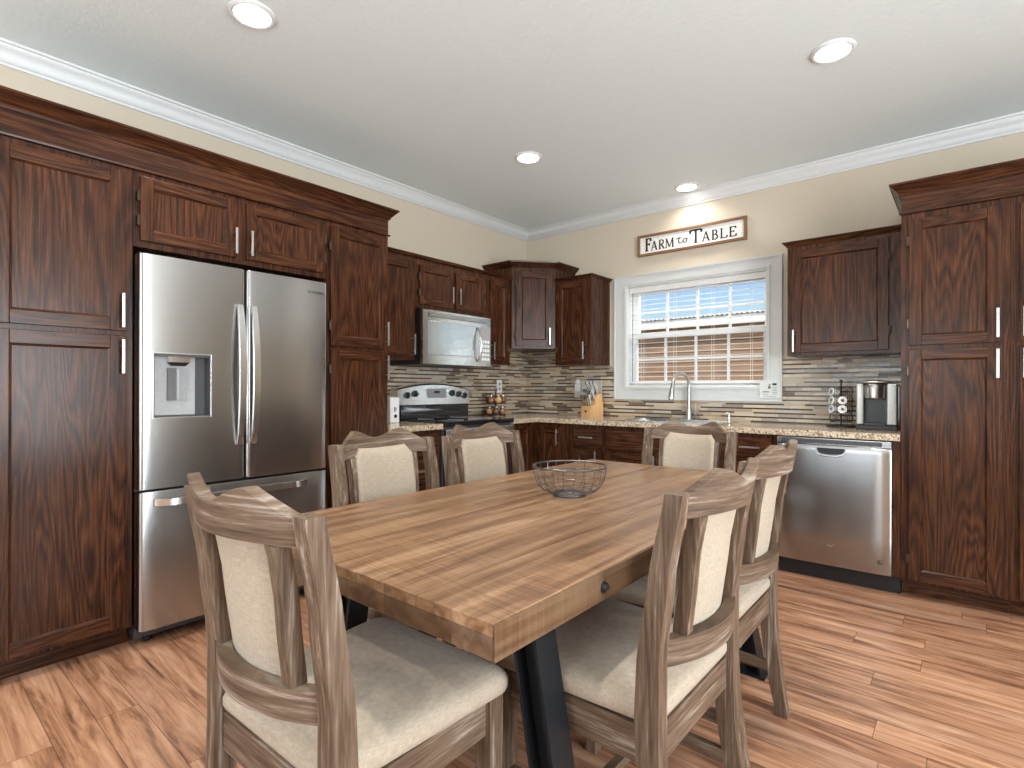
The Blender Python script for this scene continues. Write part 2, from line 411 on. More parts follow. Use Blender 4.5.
def sash(z0, z1, y):
    f = .042; x0, x1 = WX0+t, WX1-t; m = MB()
    m.box(x0, y, z0, x0+f, y+.035, z1); m.box(x1-f, y, z0, x1, y+.035, z1); m.box(x0+f, y, z0, x1-f, y+.035, z0+f); m.box(x0+f, y, z1-f, x1-f, y+.035, z1)
    s = m.build('sash', M_SASH, win)
    m = MB(); w = .018
    for k in (1, 2, 3):
        xc = x0+f+(x1-x0-2*f)*k/4; m.box(xc-w/2, y+.006, z0+f, xc+w/2, y+.026, z1-f)
    zc = (z0+z1)/2; m.box(x0+f, y+.007, zc-w/2, x1-f, y+.025, zc+w/2)
    m.build('muntin', M_SASH, s)
    box1('glass_pane', M_GLASS, s, x0+f-.004, y+.014, z0+f-.004, x1-f+.004, y+.018, z1-f+.004)
sash(WZ0+t, 1.655, YB+.075); sash(1.625, WZ1-t, YB+.111)

# windows out of the frame that let the daylight in
def big_window(name, axis, pos, a0, a1, z0, z1, nv):
    m = MB(); f = .06
    def bx(u0, zz0, u1, zz1, d0=.03, d1=.09):
        if axis == 'x': m.box(u0, pos-d1, zz0, u1, pos-d0, zz1)
        else: m.box(pos+d0, u0, zz0, pos+d1, u1, zz1)
    bx(a0, z0, a0+f, z1); bx(a1-f, z0, a1, z1); bx(a0+f, z0, a1-f, z0+f); bx(a0+f, z1-f, a1-f, z1)
    for k in range(1, nv):
        c = a0+(a1-a0)*k/nv; bx(c-.025, z0+f, c+.025, z1-f)
    return struct(m.build(name, M_TRIM))
big_window('window_2', 'y', XR, -.3, 1.7, .3, 2.35, 2)
big_window('window_3', 'x', YS, -2.7, .1, .5, 2.3, 3)

# ------------------------------------------------------------------ blind
bl = thing('window_blind', 'white open horizontal slat blind hanging inside the kitchen window', 'blind', ((WX0+WX1)/2, YB+.038, WZ1-t))
hw = (WX1-WX0)/2-t-.006
box1('headrail', M_BLIND, bl, -hw, -.030, -.052, hw, .026, -.001, bev=.003)
m = MB(); ns = 18; z_top, z_bot = -.075, -.838
for k in range(ns):
    z = z_top+(z_bot-z_top)*k/(ns)
    m.loft([[(sx*hw, -.024, z-.0015), (sx*hw, 0, z+.0012), (sx*hw, .024, z-.0015), (sx*hw, .024, z+.0010), (sx*hw, 0, z+.0037), (sx*hw, -.024, z+.0010)] for sx in (-1, 1)])
m.build('slats', M_BLIND, bl)
box1('bottom_rail', M_BLIND, bl, -hw, -.026, z_bot-.016, hw, .026, z_bot+.004, bev=.003)
m = MB()
for xx in (-.46, -.16, .16, .46):
    for yy in (-.0265, .0265): m.box(xx-.0012, yy-.0008, z_bot, xx+.0012, yy+.0008, -.05)
m.build('ladder_cord', M_BLIND, bl)
m = MB(); m.tube([(-hw+.035, -.036, -.05), (-hw+.035, -.037, -.84)], .0030, 6); m.build('tilt_wand', M_DGREY, bl)

# printed sticker in the lower right corner of the casing
st = thing('sticker', 'pale printed sticker on the lower right corner of the window casing', 'sticker', (-1.118, YB-.0327, 1.16))
box1('backing', plain('sticker_paper', srgb(205, 208, 206), .5), st, -.072, -.0006, -.062, .072, 0, .072)
m = MB()
m.box(.018, -.0012, .034, .048, -.0006, .050); m.box(-.010, -.0012, .010, .006, -.0006, .022); m.box(-.006, -.0012, .034, .004, -.0006, .044)
m.box(-.050, -.0012, -.018, -.004, -.0006, -.012); m.box(-.012, -.0012, .024, .006, -.0006, .029)
m.build('print', M_INK, st)
m = MB()
for zz in (.018, .006, -.004, -.018, -.030): m.box(.018, -.0012, zz-.003, .050, -.0006, zz+.002)
m.box(-.046, -.0012, -.036, -.012, -.0006, -.031); m.box(-.046, -.0012, -.050, .046, -.0006, -.046)
m.build('fine_print', M_GREY, st)

# ------------------------------------------------------------------ what stands outside
m = MB(); m.box(-16, YB+T+.05, -.75, 8, 26, -.6); struct(m.build('ground_outside', plain('dry_lawn', srgb(150, 132, 96), .9)))
nb = thing('neighbouring_house', 'tan sided house with a white corrugated roof outside the window', 'house', (-6, 8.6, -.29))
q = NT('tan_lap_siding'); s_ = q.new('SeparateXYZ'); q.con(q.obj(), s_.inputs[0])
lap = q.math('FRACT', q.math('DIVIDE', s_.outputs[2], .17)); n_ = q.noise(q.map(q.obj(), (1, 1, 14)), 3, 3)
cc = q.ramp(n_, [(.3, srgb(140, 108, 84)), (.7, srgb(176, 142, 114))]); cc = q.mix(q.math('LESS_THAN', lap, .08), cc, srgb(92, 66, 48)); q.bump(lap, .6, .02)
box1('wall', q.out(cc, .8), nb, -6, -.02, -.4, 8, .18, 2.59)
mt = plain('white_metal_roof', srgb(238, 238, 236), .45)
m = MB(); nx = 400; rings = []
for k in range(nx*2+1):
    x = -6.3+k*14.6/(nx*2); dz = .016 if (k//2) % 2 else 0
    rings.append([(x, -.25, 2.60+dz), (x, 3.4, 3.02+dz), (x, 3.4, 3.0+dz), (x, -.25, 2.58+dz)])
m.loft(rings); m.build('roof_sheet', mt, nb, angle=20)
m = MB(); m.box(-6.3, -.22, 2.44, 8.3, -.16, 2.575, bev=.006); m.build('eave_board', mt, nb)
# ------------------------------------------------------------------ cabinets
# local frame: x along the face (left to right for a viewer), y into the cabinet, z up; face frame at y = 0, fronts 20 mm proud
def bar_pull(parent, x, z, L, vertical=True, y=-.02):
    m = MB(); s = .026
    if vertical:
        m.box(x-.006, y-s-.008, z-L/2, x+.006, y-s, z+L/2, bev=.0015)
        for dz in (-L*.32, L*.32): m.tube([(x, y-s+.001, z+dz), (x, y, z+dz)], .005, 8)
    else:
        m.box(x-L/2, y-s-.008, z-.006, x+L/2, y-s, z+.006, bev=.0015)
        for dx in (-L*.32, L*.32): m.tube([(x+dx, y-s+.001, z), (x+dx, y, z)], .005, 8)
    o = m.build('handle', M_NICKEL, parent); return o
def hinge(parent, x, z):
    m = MB(); m.box(x-.007, -.0215, z-.022, x+.007, -.0005, z+.022, bev=.002); m.tube([(x, -.022, z-.026), (x, -.022, z+.026)], .0042, 6)
    return m.build('hinge', M_BRONZE, parent)
def front_mb(x0, z0, x1, z1, st=.056):
    """frame and recessed panel"""
    m = MB(); y0, y1 = -.020, -.0005
    def piece(poly, mi):   # poly in (x,z) with the inner edge eased
        pass
    e = .006
    # stiles
    for a, b, inner in ((x0, x0+st, 1), (x1-st, x1, -1)):
        m.box(a, y0, z0, b, y1, z1, bev=.003)
    for a, b in ((z0, z0+st), (z1-st, z1)):
        m.box(x0+st-.0005, y0+.0006, a+.0003, x1-st+.0005, y1, b-.0003, bev=.0025, mi=1)
    # sloped bead round the panel
    X0, X1, Z0, Z1 = x0+st, x1-st, z0+st, z1-st; w = .008; yo, yi = y0+.003, y0+.010
    def bead(p):
        m.loft([[(a, yo if k in (0,) else yi, c) for k, (a, c) in enumerate(pp)] for pp in p], cap=False, closed=False)
    bm = m.bm
    o = [(X0, Z0), (X1, Z0), (X1, Z1), (X0, Z1)]; i_ = [(X0+w, Z0+w), (X1-w, Z0+w), (X1-w, Z1-w), (X0+w, Z1-w)]
    vo = [bm.verts.new((a, yo, c)) for a, c in o]; vi = [bm.verts.new((a, yi, c)) for a, c in i_]
    for k in range(4):
        f = bm.faces.new((vo[k], vo[(k+1) % 4], vi[(k+1) % 4], vi[k])); f.material_index = 1 if k in (0, 2) else 0
    m.box(X0-.002, yi, Z0-.002, X1+.002, y1, Z1+.002)
    return m
def door(parent, x0, z0, x1, z1, hside=None, pull=None, L=.15, st=.056):
    d = front_mb(x0, z0, x1, z1, st).build('door', OAK, parent)
    if pull: bar_pull(d, pull[0], pull[1], L)
    if hside:
        hx = x0-.006 if hside == 'L' else x1+.006
        H = z1-z0; k = .09 if H < .5 else .12
        for z in (z0+k, z1-k): hinge(d, hx, z)
    return d
def drawer(parent, x0, z0, x1, z1, pull=True, L=.13):
    m = MB(); m.box(x0, -.020, z0, x1, -.0005, z1, bev=.004, mi=1); 
    if z1-z0 > .1:
        m.box(x0+.03, -.0215, z0+.03, x1-.03, -.019, z1-.03, bev=.001, mi=1)
    d = m.build('drawer', OAK, parent)
    if pull: bar_pull(d, (x0+x1)/2, (z0+z1)/2+.005, L, False)
    return d
def carcass(parent, x0, z0, x1, z1, depth, kick=False):
    m = MB()
    zb = z0
    if kick: zb = .09
    m.box(x0, 0, zb, x1, depth, z1)
    o = m.build('body', OZ, parent, smooth=False)
    if kick: box1('toe_kick', OX, parent, x0, .072, 0, x1, depth-.02, zb-.0005)
    return o
def cornice_profile(h, p):
    """(outward, height) outline of the crown strip, back at 0"""
    return [(0, 0), (.006, 0), (.010, h*.18), (p*.45, h*.42), (p*.80, h*.72), (p*.88, h*.80), (p, h*.84), (p, h), (0, h)]
RZA = PI/2
def at_left(y): return (FA, y, 0)      # local x -> +y, local y -> -x
def at_back(x): return (x, FB, 0)
# --- left run
c = thing('pantry_cabinet', 'tall dark oak pantry cabinet at the left end, left of the fridge', 'cabinet', at_left(.255), RZA)
carcass(c, 0, 0, .500, 2.15, .598, True)
door(c, .034, 1.420, .470, 2.125, 'L', (.455, 1.508)); door(c, .034, .105, .470, 1.398, 'L', (.455, 1.305))
c = thing('overfridge_cabinet', 'wide dark oak cabinet with two doors above the fridge', 'cabinet', at_left(.757), RZA)
carcass(c, 0, 1.808, .953, 2.15, .598)
door(c, .024, 1.836, .447, 2.127, 'L', (.432, 1.915), .13, .05); door(c, .494, 1.836, .938, 2.127, 'R', (.510, 1.915), .13, .05)
c = thing('pantry_cabinet', 'narrow tall dark oak cabinet just right of the fridge', 'cabinet', at_left(1.712), RZA)
carcass(c, 0, 0, .445, 2.15, .598, True)
door(c, .026, 1.418, .430, 2.125, 'L', (.416, 1.515)); door(c, .026, .105, .430, 1.400, 'L', (.416, 1.300))
def cornice_run(name, label, loc, rz, L, depth, h1, h2, p, ends=(True, True)):
    """flat frieze with a small bead under it and a crown on top"""
    c = thing(name, label, 'cornice', loc, rz)
    m = MB(); m.box(0, -.004, .006, L, depth, h1+.001, mi=1); m.build('frieze', OAK, c, smooth=False)
    m = MB()
    m.loft([[(x, -.004, .0), (x, -.014, .002), (x, -.016, .009), (x, -.004, .014)] for x in (-.010 if ends[0] else 0, L+(.010 if ends[1] else 0))])
    m.build('bead', OX, c)
    prof = [(.004+a, h1+b) for a, b in cornice_profile(h2, p)]
    path = []
    e0 = -1 if ends[0] else 0; e1 = 1 if ends[1] else 0
    def ring(kind):
        r = []
        for a, z in prof:
            if kind == 'b0': r.append((0-(a if e0 else 0), depth if e0 else -.0, z))
            elif kind == 'c0': r.append((0-(a if e0 else 0), -a, z))
            elif kind == 'c1': r.append((L+(a if e1 else 0), -a, z))
            else: r.append((L+(a if e1 else 0), depth, z))
        return r
    rings = ([ring('b0')] if e0 else [])+[ring('c0'), ring('c1')]+([ring('b1')] if e1 else [])
    m = MB(); m.loft(rings); m.build('crown_strip', OX, c, angle=25)
    return c
cornice_run('cabinet_cornice', 'long dark oak cornice across the tops of the fridge wall cabinets', (FA, .255, 2.151), RZA, 1.902, .598, .108, .063, .050)
# --- wall cabinets left wall (330 deep)
FU = XA+.330
def wall_cab(label, y0, w, z0, group=None):
    c = thing('wall_cabinet', label, 'cabinet', (FU, y0, 0), RZA); carcass(c, 0, z0, w, 2.143, .330); return c
c = wall_cab('dark oak wall cabinet left of the microwave', 2.160, .452, 1.376); door(c, .190-.16, 1.402, .425, 2.105, 'L', (.436-.025, 1.49))
c = wall_cab('short two door dark oak wall cabinet above the microwave', 2.613, .756, 1.768)
door(c, .030, 1.800, .365, 2.095, 'L', (.345, 1.90), .13, .045); door(c, .405, 1.800, .735, 2.095, 'R', (.425, 1.90), .13, .045)
c = wall_cab('dark oak wall cabinet right of the microwave, beside the corner cabinet', 3.370, .335, 1.376); door(c, .060, 1.402, .290, 2.105, 'R', (.075, 1.49), .15, .045)
m = MB(); m.loft([[(FU-.03, y, 2.1435), (FU+.020, y, 2.1435), (FU+.028, y, 2.152), (FU+.034, y, 2.164), (FU-.03, y, 2.164)] for y in (2.160, 3.712)])
tag(m.build('cabinet_moulding', OY), 'thin dark oak moulding along the tops beside the corner cabinet', 'moulding')
# --- corner wall cabinet, diagonal front
c = thing('corner_cabinet', 'taller diagonal dark oak wall cabinet in the corner', 'cabinet', (XA, YB, 0))
A_, D_, B_ = .630, .330, .600       # leg on each wall, side depth
pl = [(.003, -.003), (.003, -A_), (D_, -A_), (B_, -D_), (B_, -.003)]
m = MB(); m.prism(pl, 1.530, 2.262, 'z'); m.build('body', OZ, c, smooth=False)
def off(p):  # outline offset outward by p
    s2 = p*math.tan(math.radians(22.5))
    return [(.003, -A_-p), (D_+s2, -A_-p), (B_+p, -D_-s2), (B_+p, -.003)]
rings = []
m = MB()
pr = [(0.000, 2.262), (.004, 2.262), (.008, 2.272), (.022, 2.286), (.040, 2.300), (.046, 2.306), (.048, 2.318)]
outl = [off(a) for a, z in pr]
R = []
for k in range(4): R.append([(outl[i][k][0], outl[i][k][1], pr[i][1]) for i in range(len(pr))])
for r, (bx, by) in zip(R, [(.003, -A_+.03), (D_-.02, -A_+.03), (B_-.03, -D_+.02), (B_-.03, -.003)]): r.append((bx, by, 2.318)); r.append((bx, by, 2.262))
m.loft(R); m.build('crown_strip', OX, c, angle=25)
dd = math.hypot(B_-D_, A_-D_)
dp = bpy.data.objects.new('door_panel', None)
front = front_mb(.036, 1.552, dd-.036, 2.228)
dm = front.build('door', OAK, c); dm.location = (D_, -A_, 0); dm.rotation_euler = (0, 0, math.atan2(A_-D_, B_-D_))
bpy.data.objects.remove(dp)
bar_pull(dm, dd-.060, 1.640, .15)
hinge(dm, .030, 1.65); hinge(dm, .030, 2.12)
# --- wall cabinets back wall
FUB = YB-.330
def back_wall_cab(label, x0, x1, z0, z1, ends, capz):
    c = thing('wall_cabinet', label, 'cabinet', (x0, FUB, 0)); w = x1-x0; carcass(c, 0, z0, w, z1, .330)
    prof = [(a-.004, z1+b) for a, b in cornice_profile(capz-z1, .034)]; prof[0] = (-.03, z1); prof[-1] = (-.03, capz)
    rings = []
    if ends[0]: rings.append([(-a, .330, z) for a, z in prof])
    rings.append([(-a if ends[0] else 0, -a, z) for a, z in prof]); rings.append([(w+a if ends[1] else w, -a, z) for a, z in prof])
    if ends[1]: rings.append([(w+a, .330, z) for a, z in prof])
    m = MB(); m.loft(rings); m.build('crown_strip', OX, c, angle=25)
    return c
c = back_wall_cab('dark oak wall cabinet between the corner cabinet and the window', -2.871, -2.496, 1.376, 2.138, (False, True), 2.166)
door(c, .030, 1.398, .352, 2.115, 'L', (.326, 1.50), .15, .05)
c = back_wall_cab('dark oak wall cabinet right of the window, above the coffee maker', -.930, -.278, 1.392, 2.128, (True, False), 2.166)
door(c, .030, 1.412, .572, 2.104, 'R', (.046, 1.49))
# --- right pantry
c = thing('pantry_cabinet', 'tall dark oak pantry cabinet right of the dishwasher', 'cabinet', at_back(-.276))
carcass(c, 0, 0, .454, 2.15, .611, True)
door(c, .036, 1.412, .420, 2.115, 'L', (.405, 1.510)); door(c, .036, .105, .420, 1.390, 'L', (.405, 1.302))
c = thing('pantry_cabinet', 'tall dark oak pantry cabinet cut by the right edge of the frame', 'cabinet', at_back(.179))
carcass(c, 0, 0, .47, 2.15, .611, True)
door(c, .034, 1.412, .436, 2.115, 'R', (.050, 1.510)); door(c, .034, .105, .436, 1.390, 'R', (.050, 1.302))
cornice_run('cabinet_cornice', 'dark oak cornice above the tall right pantry cabinets', (-.276, FB, 2.151), 0, .925, .611, .108, .063, .050)
# --- base cabinets
BT = .875
c = thing('base_cabinet', 'dark oak drawer cabinet between the narrow pantry and the range', 'cabinet', at_left(2.158), RZA)
carcass(c, 0, 0, .456, BT, .602, True)
for z0, z1 in ((.70, .845), (.515, .675), (.325, .49), (.115, .30)): drawer(c, .030, z0, .426, z1)
c = thing('base_cabinet', 'narrow dark oak base cabinet between the range and the corner', 'cabinet', at_left(3.386), RZA)
carcass(c, 0, 0, .357, BT, .602, True); door(c, .022, .115, .268, .84, 'L', None, .15, .05)
c = thing('base_cabinet', 'dark oak corner base cabinet with a narrow door, nearest the range', 'cabinet', at_back(-2.870))
carcass(c, 0, 0, .345, BT, .611, True); door(c, .052, .115, .270, .835, 'L', (.245, .755), .14, .045)
c = thing('base_cabinet', 'dark oak base cabinet with one drawer, below the knife block', 'cabinet', at_back(-2.523))
carcass(c, 0, 0, .335, BT, .611, True); drawer(c, .055, .695, .318, .840); door(c, .055, .115, .318, .672, None, (.275, .60), .14, .05)
c = thing('base_cabinet', 'wide dark oak sink base cabinet behind the far chair', 'cabinet', at_back(-2.186))
m = MB(); m.box(0, 0, .09, .958, .018, BT); m.box(0, .018, .09, .018, .598, BT); m.box(.94, .018, .09, .958, .598, BT); m.box(.018, .018, .09, .94, .598, .108); m.box(.018, .598, .09, .94, .606, .70)
m.build('body', OZ, c, smooth=False); box1('toe_kick', OX, c, 0, .072, 0, .958, .58, .0895)
for x0, x1, px in ((.018, .470, .435), (.488, .940, .523)): drawer(c, x0, .695, x1, .840, False); door(c, x0, .115, x1, .672, None, (px, .60), .14, .05)
c = thing('base_cabinet', 'dark oak drawer cabinet left of the dishwasher', 'cabinet', at_back(-1.226))
carcass(c, 0, 0, .306, BT, .611, True)
for z0, z1 in ((.715, .845), (.515, .69), (.325, .49), (.115, .30)): drawer(c, .022, z0, .270, z1)
m = MB(); m.box(-.3145, FB, .105, -.2775, YB-.02, .872); tag(m.build('filler_panel', OZ, smooth=False), 'narrow dark oak filler panel between dishwasher and right pantry', 'panel')
# --- worktops
CZ0, CZ1 = .876, .914
def worktop(name, label, boxes):
    m = MB()
    for b in boxes: m.box(*b, CZ0, 0, 0, CZ1) if False else m.box(b[0], b[1], CZ0, b[2], b[3], CZ1)
    return tag(m.build(name, M_GRAN, smooth=False), label, 'worktop')
CFX, CFY = FA+.034, FB-.034
worktop('worktop', 'short piece of speckled granite worktop left of the range', [(XA+.001, 2.158, CFX, 2.616)])
SX0, SX1, SY0, SY1 = -2.10, -1.34, 3.835, 4.245
worktop('worktop', 'long L shaped speckled granite worktop running under the window', [
    (XA+.001, 3.386, CFX, CFY+.0), (XA+.001, CFY, SX0, YB-.010), (SX0, CFY, SX1, SY0), (SX0, SY1, SX1, YB-.010), (SX1, CFY, -.278, YB-.010)])

# ------------------------------------------------------------------ fridge
def rounded_front(x0, x1, z0, z1, yb, yf, r=.018, crown=.004, n=14):
    """door slab: convex front, rounded vertical edges"""
    pts = []
    for k in range(n+1):
        u = -1+2*k/n
        x = (x0+x1)/2+u*((x1-x0)/2)
        e = min(x-x0, x1-x); d = 0 if e >= r else r-math.sqrt(max(0, r*r-(r-e)**2))
        pts.append((x, yf+d-crown*(1-u*u)))
    ex = []
    for f in (.0, .1, .25, .5, .8): ex.append(f*r)
    xs = [x0+e for e in ex]+[x0+r+(x1-x0-2*r)*k/n for k in range(n+1)]+[x1-e for e in ex[::-1]]
    pts = []
    for x in xs:
        e = min(x-x0, x1-x); d = 0 if e >= r else r-math.sqrt(max(0, r*r-(r-e)**2)); u = (x-(x0+x1)/2)/((x1-x0)/2)
        pts.append((x, yf+d-crown*(1-u*u)))
    return pts+[(x1, yb), (x0, yb)]
FRX = -2.790
fr = thing('refrigerator', 'stainless steel french door refrigerator with a water dispenser', 'refrigerator', (FRX, .760, 0), RZA)
FW = .918; FH = 1.778; sp = .461
box1('cabinet_body', M_DGREY, fr, .004, .080, .03, FW-.004, .66, FH-.012)
dz0, dz1 = .712, FH-.012
# left door is cut out for the dispenser
DX0, DX1, DZ0, DZ1 = .055, .292, 1.033, 1.322
poly = rounded_front(0, sp-.003, 0, 1, .075, 0)
def slab(m, poly, z0, z1, b=.004):
    cx = sum(p[0] for p in poly)/len(poly); cy = .04
    def sc(f): return [(p[0]+(cx-p[0])*f, p[1]+(cy-p[1])*f*2) for p in poly]
    rings = [[(x, y, z0) for x, y in sc(.012)], [(x, y, z0+b) for x, y in poly], [(x, y, z1-b) for x, y in poly], [(x, y, z1) for x, y in sc(.012)]]
    m.loft(rings)
m = MB(); slab(m, poly, dz0, DZ0); slab(m, poly, DZ1, dz1)
def clip(poly, lo, hi):
    front = [p for p in poly[:-2]]
    def yat(x):
        for (a, ya), (b, yb) in zip(front, front[1:]):
            if a <= x <= b: return ya+(yb-ya)*(x-a)/max(1e-9, b-a)
        return 0
    f = [(lo, yat(lo))]+[p for p in front if lo < p[0] < hi]+[(hi, yat(hi))]
    return f+[(hi, .075), (lo, .075)]
m = MB()
slab(m, poly, dz0, DZ0+.0, 0.0001) if False else None
for pz0, pz1, pp in ((dz0, DZ0, poly), (DZ1, dz1, poly), (DZ0, DZ1, clip(poly, 0, DX0)), (DZ0, DZ1, clip(poly, DX1, sp-.003))):
    m.loft([[(x, y, pz0) for x, y in pp], [(x, y, pz1) for x, y in pp]])
bmesh.ops.remove_doubles(m.bm, verts=m.bm.verts[:], dist=.0002)
dl = m.build('door', SZ, fr, angle=30)
m = MB(); slab(m, rounded_front(sp+.003, FW, 0, 1, .075, 0), dz0, dz1); dr = m.build('door', SZ, fr, angle=30)
m = MB(); slab(m, rounded_front(0, FW, 0, 1, .075, 0, crown=.006), .082, .700); dw_ = m.build('freezer_drawer', SZ, fr, angle=30)
# dispenser
m = MB(); w = .006
for a in ((DX0-w, DZ0-w, DX0, DZ1+w), (DX1, DZ0-w, DX1+w, DZ1+w), (DX0, DZ0-w, DX1, DZ0), (DX0, DZ1, DX1, DZ1+w)): m.box(a[0], -.0075, a[1], a[2], .004, a[3], bev=.001)
m.build('dispenser_frame', M_STEELB, dl)
m = MB()
m.box(DX0, .060, DZ0, DX1, .072, DZ1, mi=0); m.box(DX0, -.002, DZ1-.010, DX1, .060, DZ1, mi=0)
m.box(DX0, -.002, DZ0, DX1, .060, DZ0+.004, mi=0)
m.box(DX1-.003, -.002, DZ0, DX1, .060, DZ1, mi=0); m.box(DX0, -.002, DZ0, DX0+.003, .060, DZ1, mi=0)
m.build('dispenser_recess', M_DGREY, dl, smooth=False)
m = MB(); m.box(DX0+.016, .046, DZ0+.006, DX1-.050, .060, DZ1-.006, bev=.003); m.build('dispenser_back', plain('light_grey_plastic', (.36, .36, .36, 1), .35), dl)
m = MB(); m.loft([[(DX0+.060, .010, DZ1-.008), (DX0+.158, .010, DZ1-.008), (DX0+.158, .045, DZ1-.008), (DX0+.060, .045, DZ1-.008)], [(DX0+.066, .014, DZ1-.036), (DX0+.152, .014, DZ1-.036), (DX0+.152, .045, DZ1-.036), (DX0+.066, .045, DZ1-.036)]]); m.build('nozzle', M_STEELB, dl)
m = MB(); m.loft([[(DX0+.066, .014, DZ1-.0365), (DX0+.152, .014, DZ1-.0365), (DX0+.152, .045, DZ1-.0365), (DX0+.066, .045, DZ1-.0365)], [(DX0+.080, .022, DZ1-.052), (DX0+.138, .022, DZ1-.052), (DX0+.138, .045, DZ1-.052), (DX0+.080, .045, DZ1-.052)]]); m.build('nozzle_tip', M_BLACK, dl)
m = MB(); m.loft([[(DX0+.066+.080*k/8, .044-.012*abs(2*k/8-1), z) for k in range(9)]+[(DX0+.146, .0455, z), (DX0+.066, .0455, z)] for z in (DZ0+.075, DZ1-.062)]); m.build('paddle', plain('paddle_grey', (.16, .16, .16, 1), .3), dl)
def bow_handle(parent, x, z0, z1):
    pts = []; N = 22
    m = MB(); rings = []
    for k in range(N+1):
        t_ = k/N; z = z0+(z1-z0)*t_; b = math.sin(PI*t_)**.7
        y = -.006-.042*b; hw_ = .015+.004*b
        rings.append([(x-hw_, y, z), (x-hw_*.82, y-.009, z), (x+hw_*.82, y-.009, z), (x+hw_, y, z), (x+hw_*.6, y+.006, z), (x-hw_*.6, y+.006, z)])
    m.loft(rings); return m.build('handle', M_STEELB, parent)
bow_handle(dl, sp-.034, .885, 1.585); bow_handle(dr, sp+.034, .885, 1.585)
m = MB(); rings = []
for k in range(15):
    t_ = k/14; x = .055+.735*t_; b = min(1, math.sin(PI*t_)*6)
    y = -.010-.034*b
    rings.append([(x, y, .652-.017), (x, y-.008, .652-.015), (x, y-.008, .652+.015), (x, y, .652+.017)])
m.loft(rings); m.build('handle', M_STEELB, dw_)
me = text_mesh('SAMSUNG', .022, .0006); me.materials.append(plain('grey_logo_ink', (.10, .10, .11, 1), .4))
o = bpy.data.objects.new('lettering', me); COL.objects.link(o); o.parent = dr; o.location = (FW-.075, -.0038, 1.702); o.rotation_euler = (PI/2, 0, 0)
m = MB(); m.box(.02, .085, .03, FW-.02, .12, .078); m.build('kick_grille', M_KICK, fr)
for fx in (.06, FW-.06):
    m = MB(); m.lathe([(.018, 0), (.020, .004), (.020, .020), (.012, .022), (.012, .040)], (fx, .11, 0), 12); m.build('foot', M_BLACK, fr)

# ------------------------------------------------------------------ range
RW = .758
rg = thing('range', 'stainless electric range with black glass cooktop in the left run', 'range', (-2.835, 2.6245, 0), RZA)   # front plane x=-2.835
box1('body', M_DGREY, rg, .002, .021, .03, RW-.002, .600, .889)
m = MB(); m.box(0, -.014, .890, RW, .560, .926, bev=.004); ct = m.build('cooktop', M_BGLASS, rg)
for (bx, by, br) in ((.19, .14, .10), (.56, .14, .08), (.19, .40, .075), (.56, .40, .10)):
    mm = MB(); mm.tube([(bx+br*math.cos(a*PI/16), by+br*math.sin(a*PI/16), .9262) for a in range(32)], .0012, 4, closed=True); mm.build('burner_ring', M_GREY, ct)
m = MB(); m.box(.004, -.020, .185, RW-.004, .02, .872, bev=.006); od = m.build('oven_door', M_STEELB, rg)
box1('door_window', M_BGLASS, od, .12, -.0215, .36, RW-.12, -.0195, .70)
m = MB(); m.tube([(.05, -.062, .80), (RW-.05, -.062, .80)], .013, 12)
for hx in (.08, RW-.08): m.tube([(hx, -.062, .80), (hx, -.019, .80)], .009, 8)
m.build('handle', M_STEELB, od)
box1('drawer', SX, rg, .004, -.018, .035, RW-.004, .02, .178, bev=.005)
# arched back guard
N = 20; bgx0, bgx1 = -.022, RW-.002
def arch(x): u = 2*(x-bgx0)/(bgx1-bgx0)-1; return 1.206-.044*u*u
m = MB(); rings = []
for k in range(N+1):
    x = bgx0+(bgx1-bgx0)*k/N; z = arch(x); u = abs(2*k/N-1)
    rings.append([(x, .495, 1.035), (x, .506, z-.012), (x, .516, z-.002), (x, .600, z), (x, .606, z-.01), (x, .606, 1.035)])
m.loft(rings); gd = m.build('console', M_STEELB, rg)
box1('splash_panel', M_BGLASS, rg, 0.010, .502, .9265, RW-.010, .606, 1.0345, bev=.003)
for kx in (.070, .150, .555, .630, .700):
    kz = arch(kx)-.070
    m = MB(); m.lathe([(.026, .0), (.026, -.008), (.019, -.012), (.017, -.030), (.0, -.031)], (kx, .500, kz), 18, axis='y'); kn = m.build('knob', M_BLACK, gd)
    box1('knob_grip', M_STEELB, kn, kx-.004, .462, kz-.016, kx+.004, .470, kz+.016, bev=.001)
m = MB(); m.box(.270, .496, 1.085, .480, .502, 1.165, bev=.002); dsp = m.build('display_panel', M_GREY, gd)
box1('clock_window', M_BLACK, dsp, 0.345, .4945, 1.125, .405, .497, 1.145)
# ------------------------------------------------------------------ microwave
mw = thing('microwave', 'stainless over range microwave between the left wall cabinets', 'microwave', (-3.062, 2.618, 1.347), RZA)
MW, MH = .742, .408
box1('casing', M_BLACK, mw, 0, .030, 0, MW, .396, MH)
m = MB(); n = 16; rings = []
for k in range(n+1):
    x = MW*k/n; u = 2*k/n-1; y = -.006*(1-u*u)
    rings.append([(x, y, .002), (x, y, MH-.002), (x, .029, MH-.002), (x, .029, .002)])
m.loft(rings); fc = m.build('front_panel', M_STEELB, mw)
m = MB(); m.box(.055, -.009, MH-.052, MW-.055, -.002, MH-.018); vg = m.build('vent_grille', M_DGREY, fc)
m = MB()
for k in range(3): m.box(.055, -.0105, MH-.046+k*.010, MW-.055, -.0085, MH-.0415+k*.010)
m.build('vent_louvres', M_STEELB, vg)
m = MB(); m.box(.050, -.010, .075, MW-.190, -.003, MH-.085, bev=.003); m.build('door_window', plain('mirror_door_glass', (.55, .56, .56, 1), .12, .85), fc)
m = MB(); m.box(.046, -.0088, .071, MW-.186, -.003, MH-.081, bev=.002); m.build('window_surround', M_GREY, fc)
m = MB(); m.box(MW-.125, -.008, .03, MW-.015, -.002, MH-.080, bev=.002); cp = m.build('control_panel', M_GREY, fc)
m = MB()
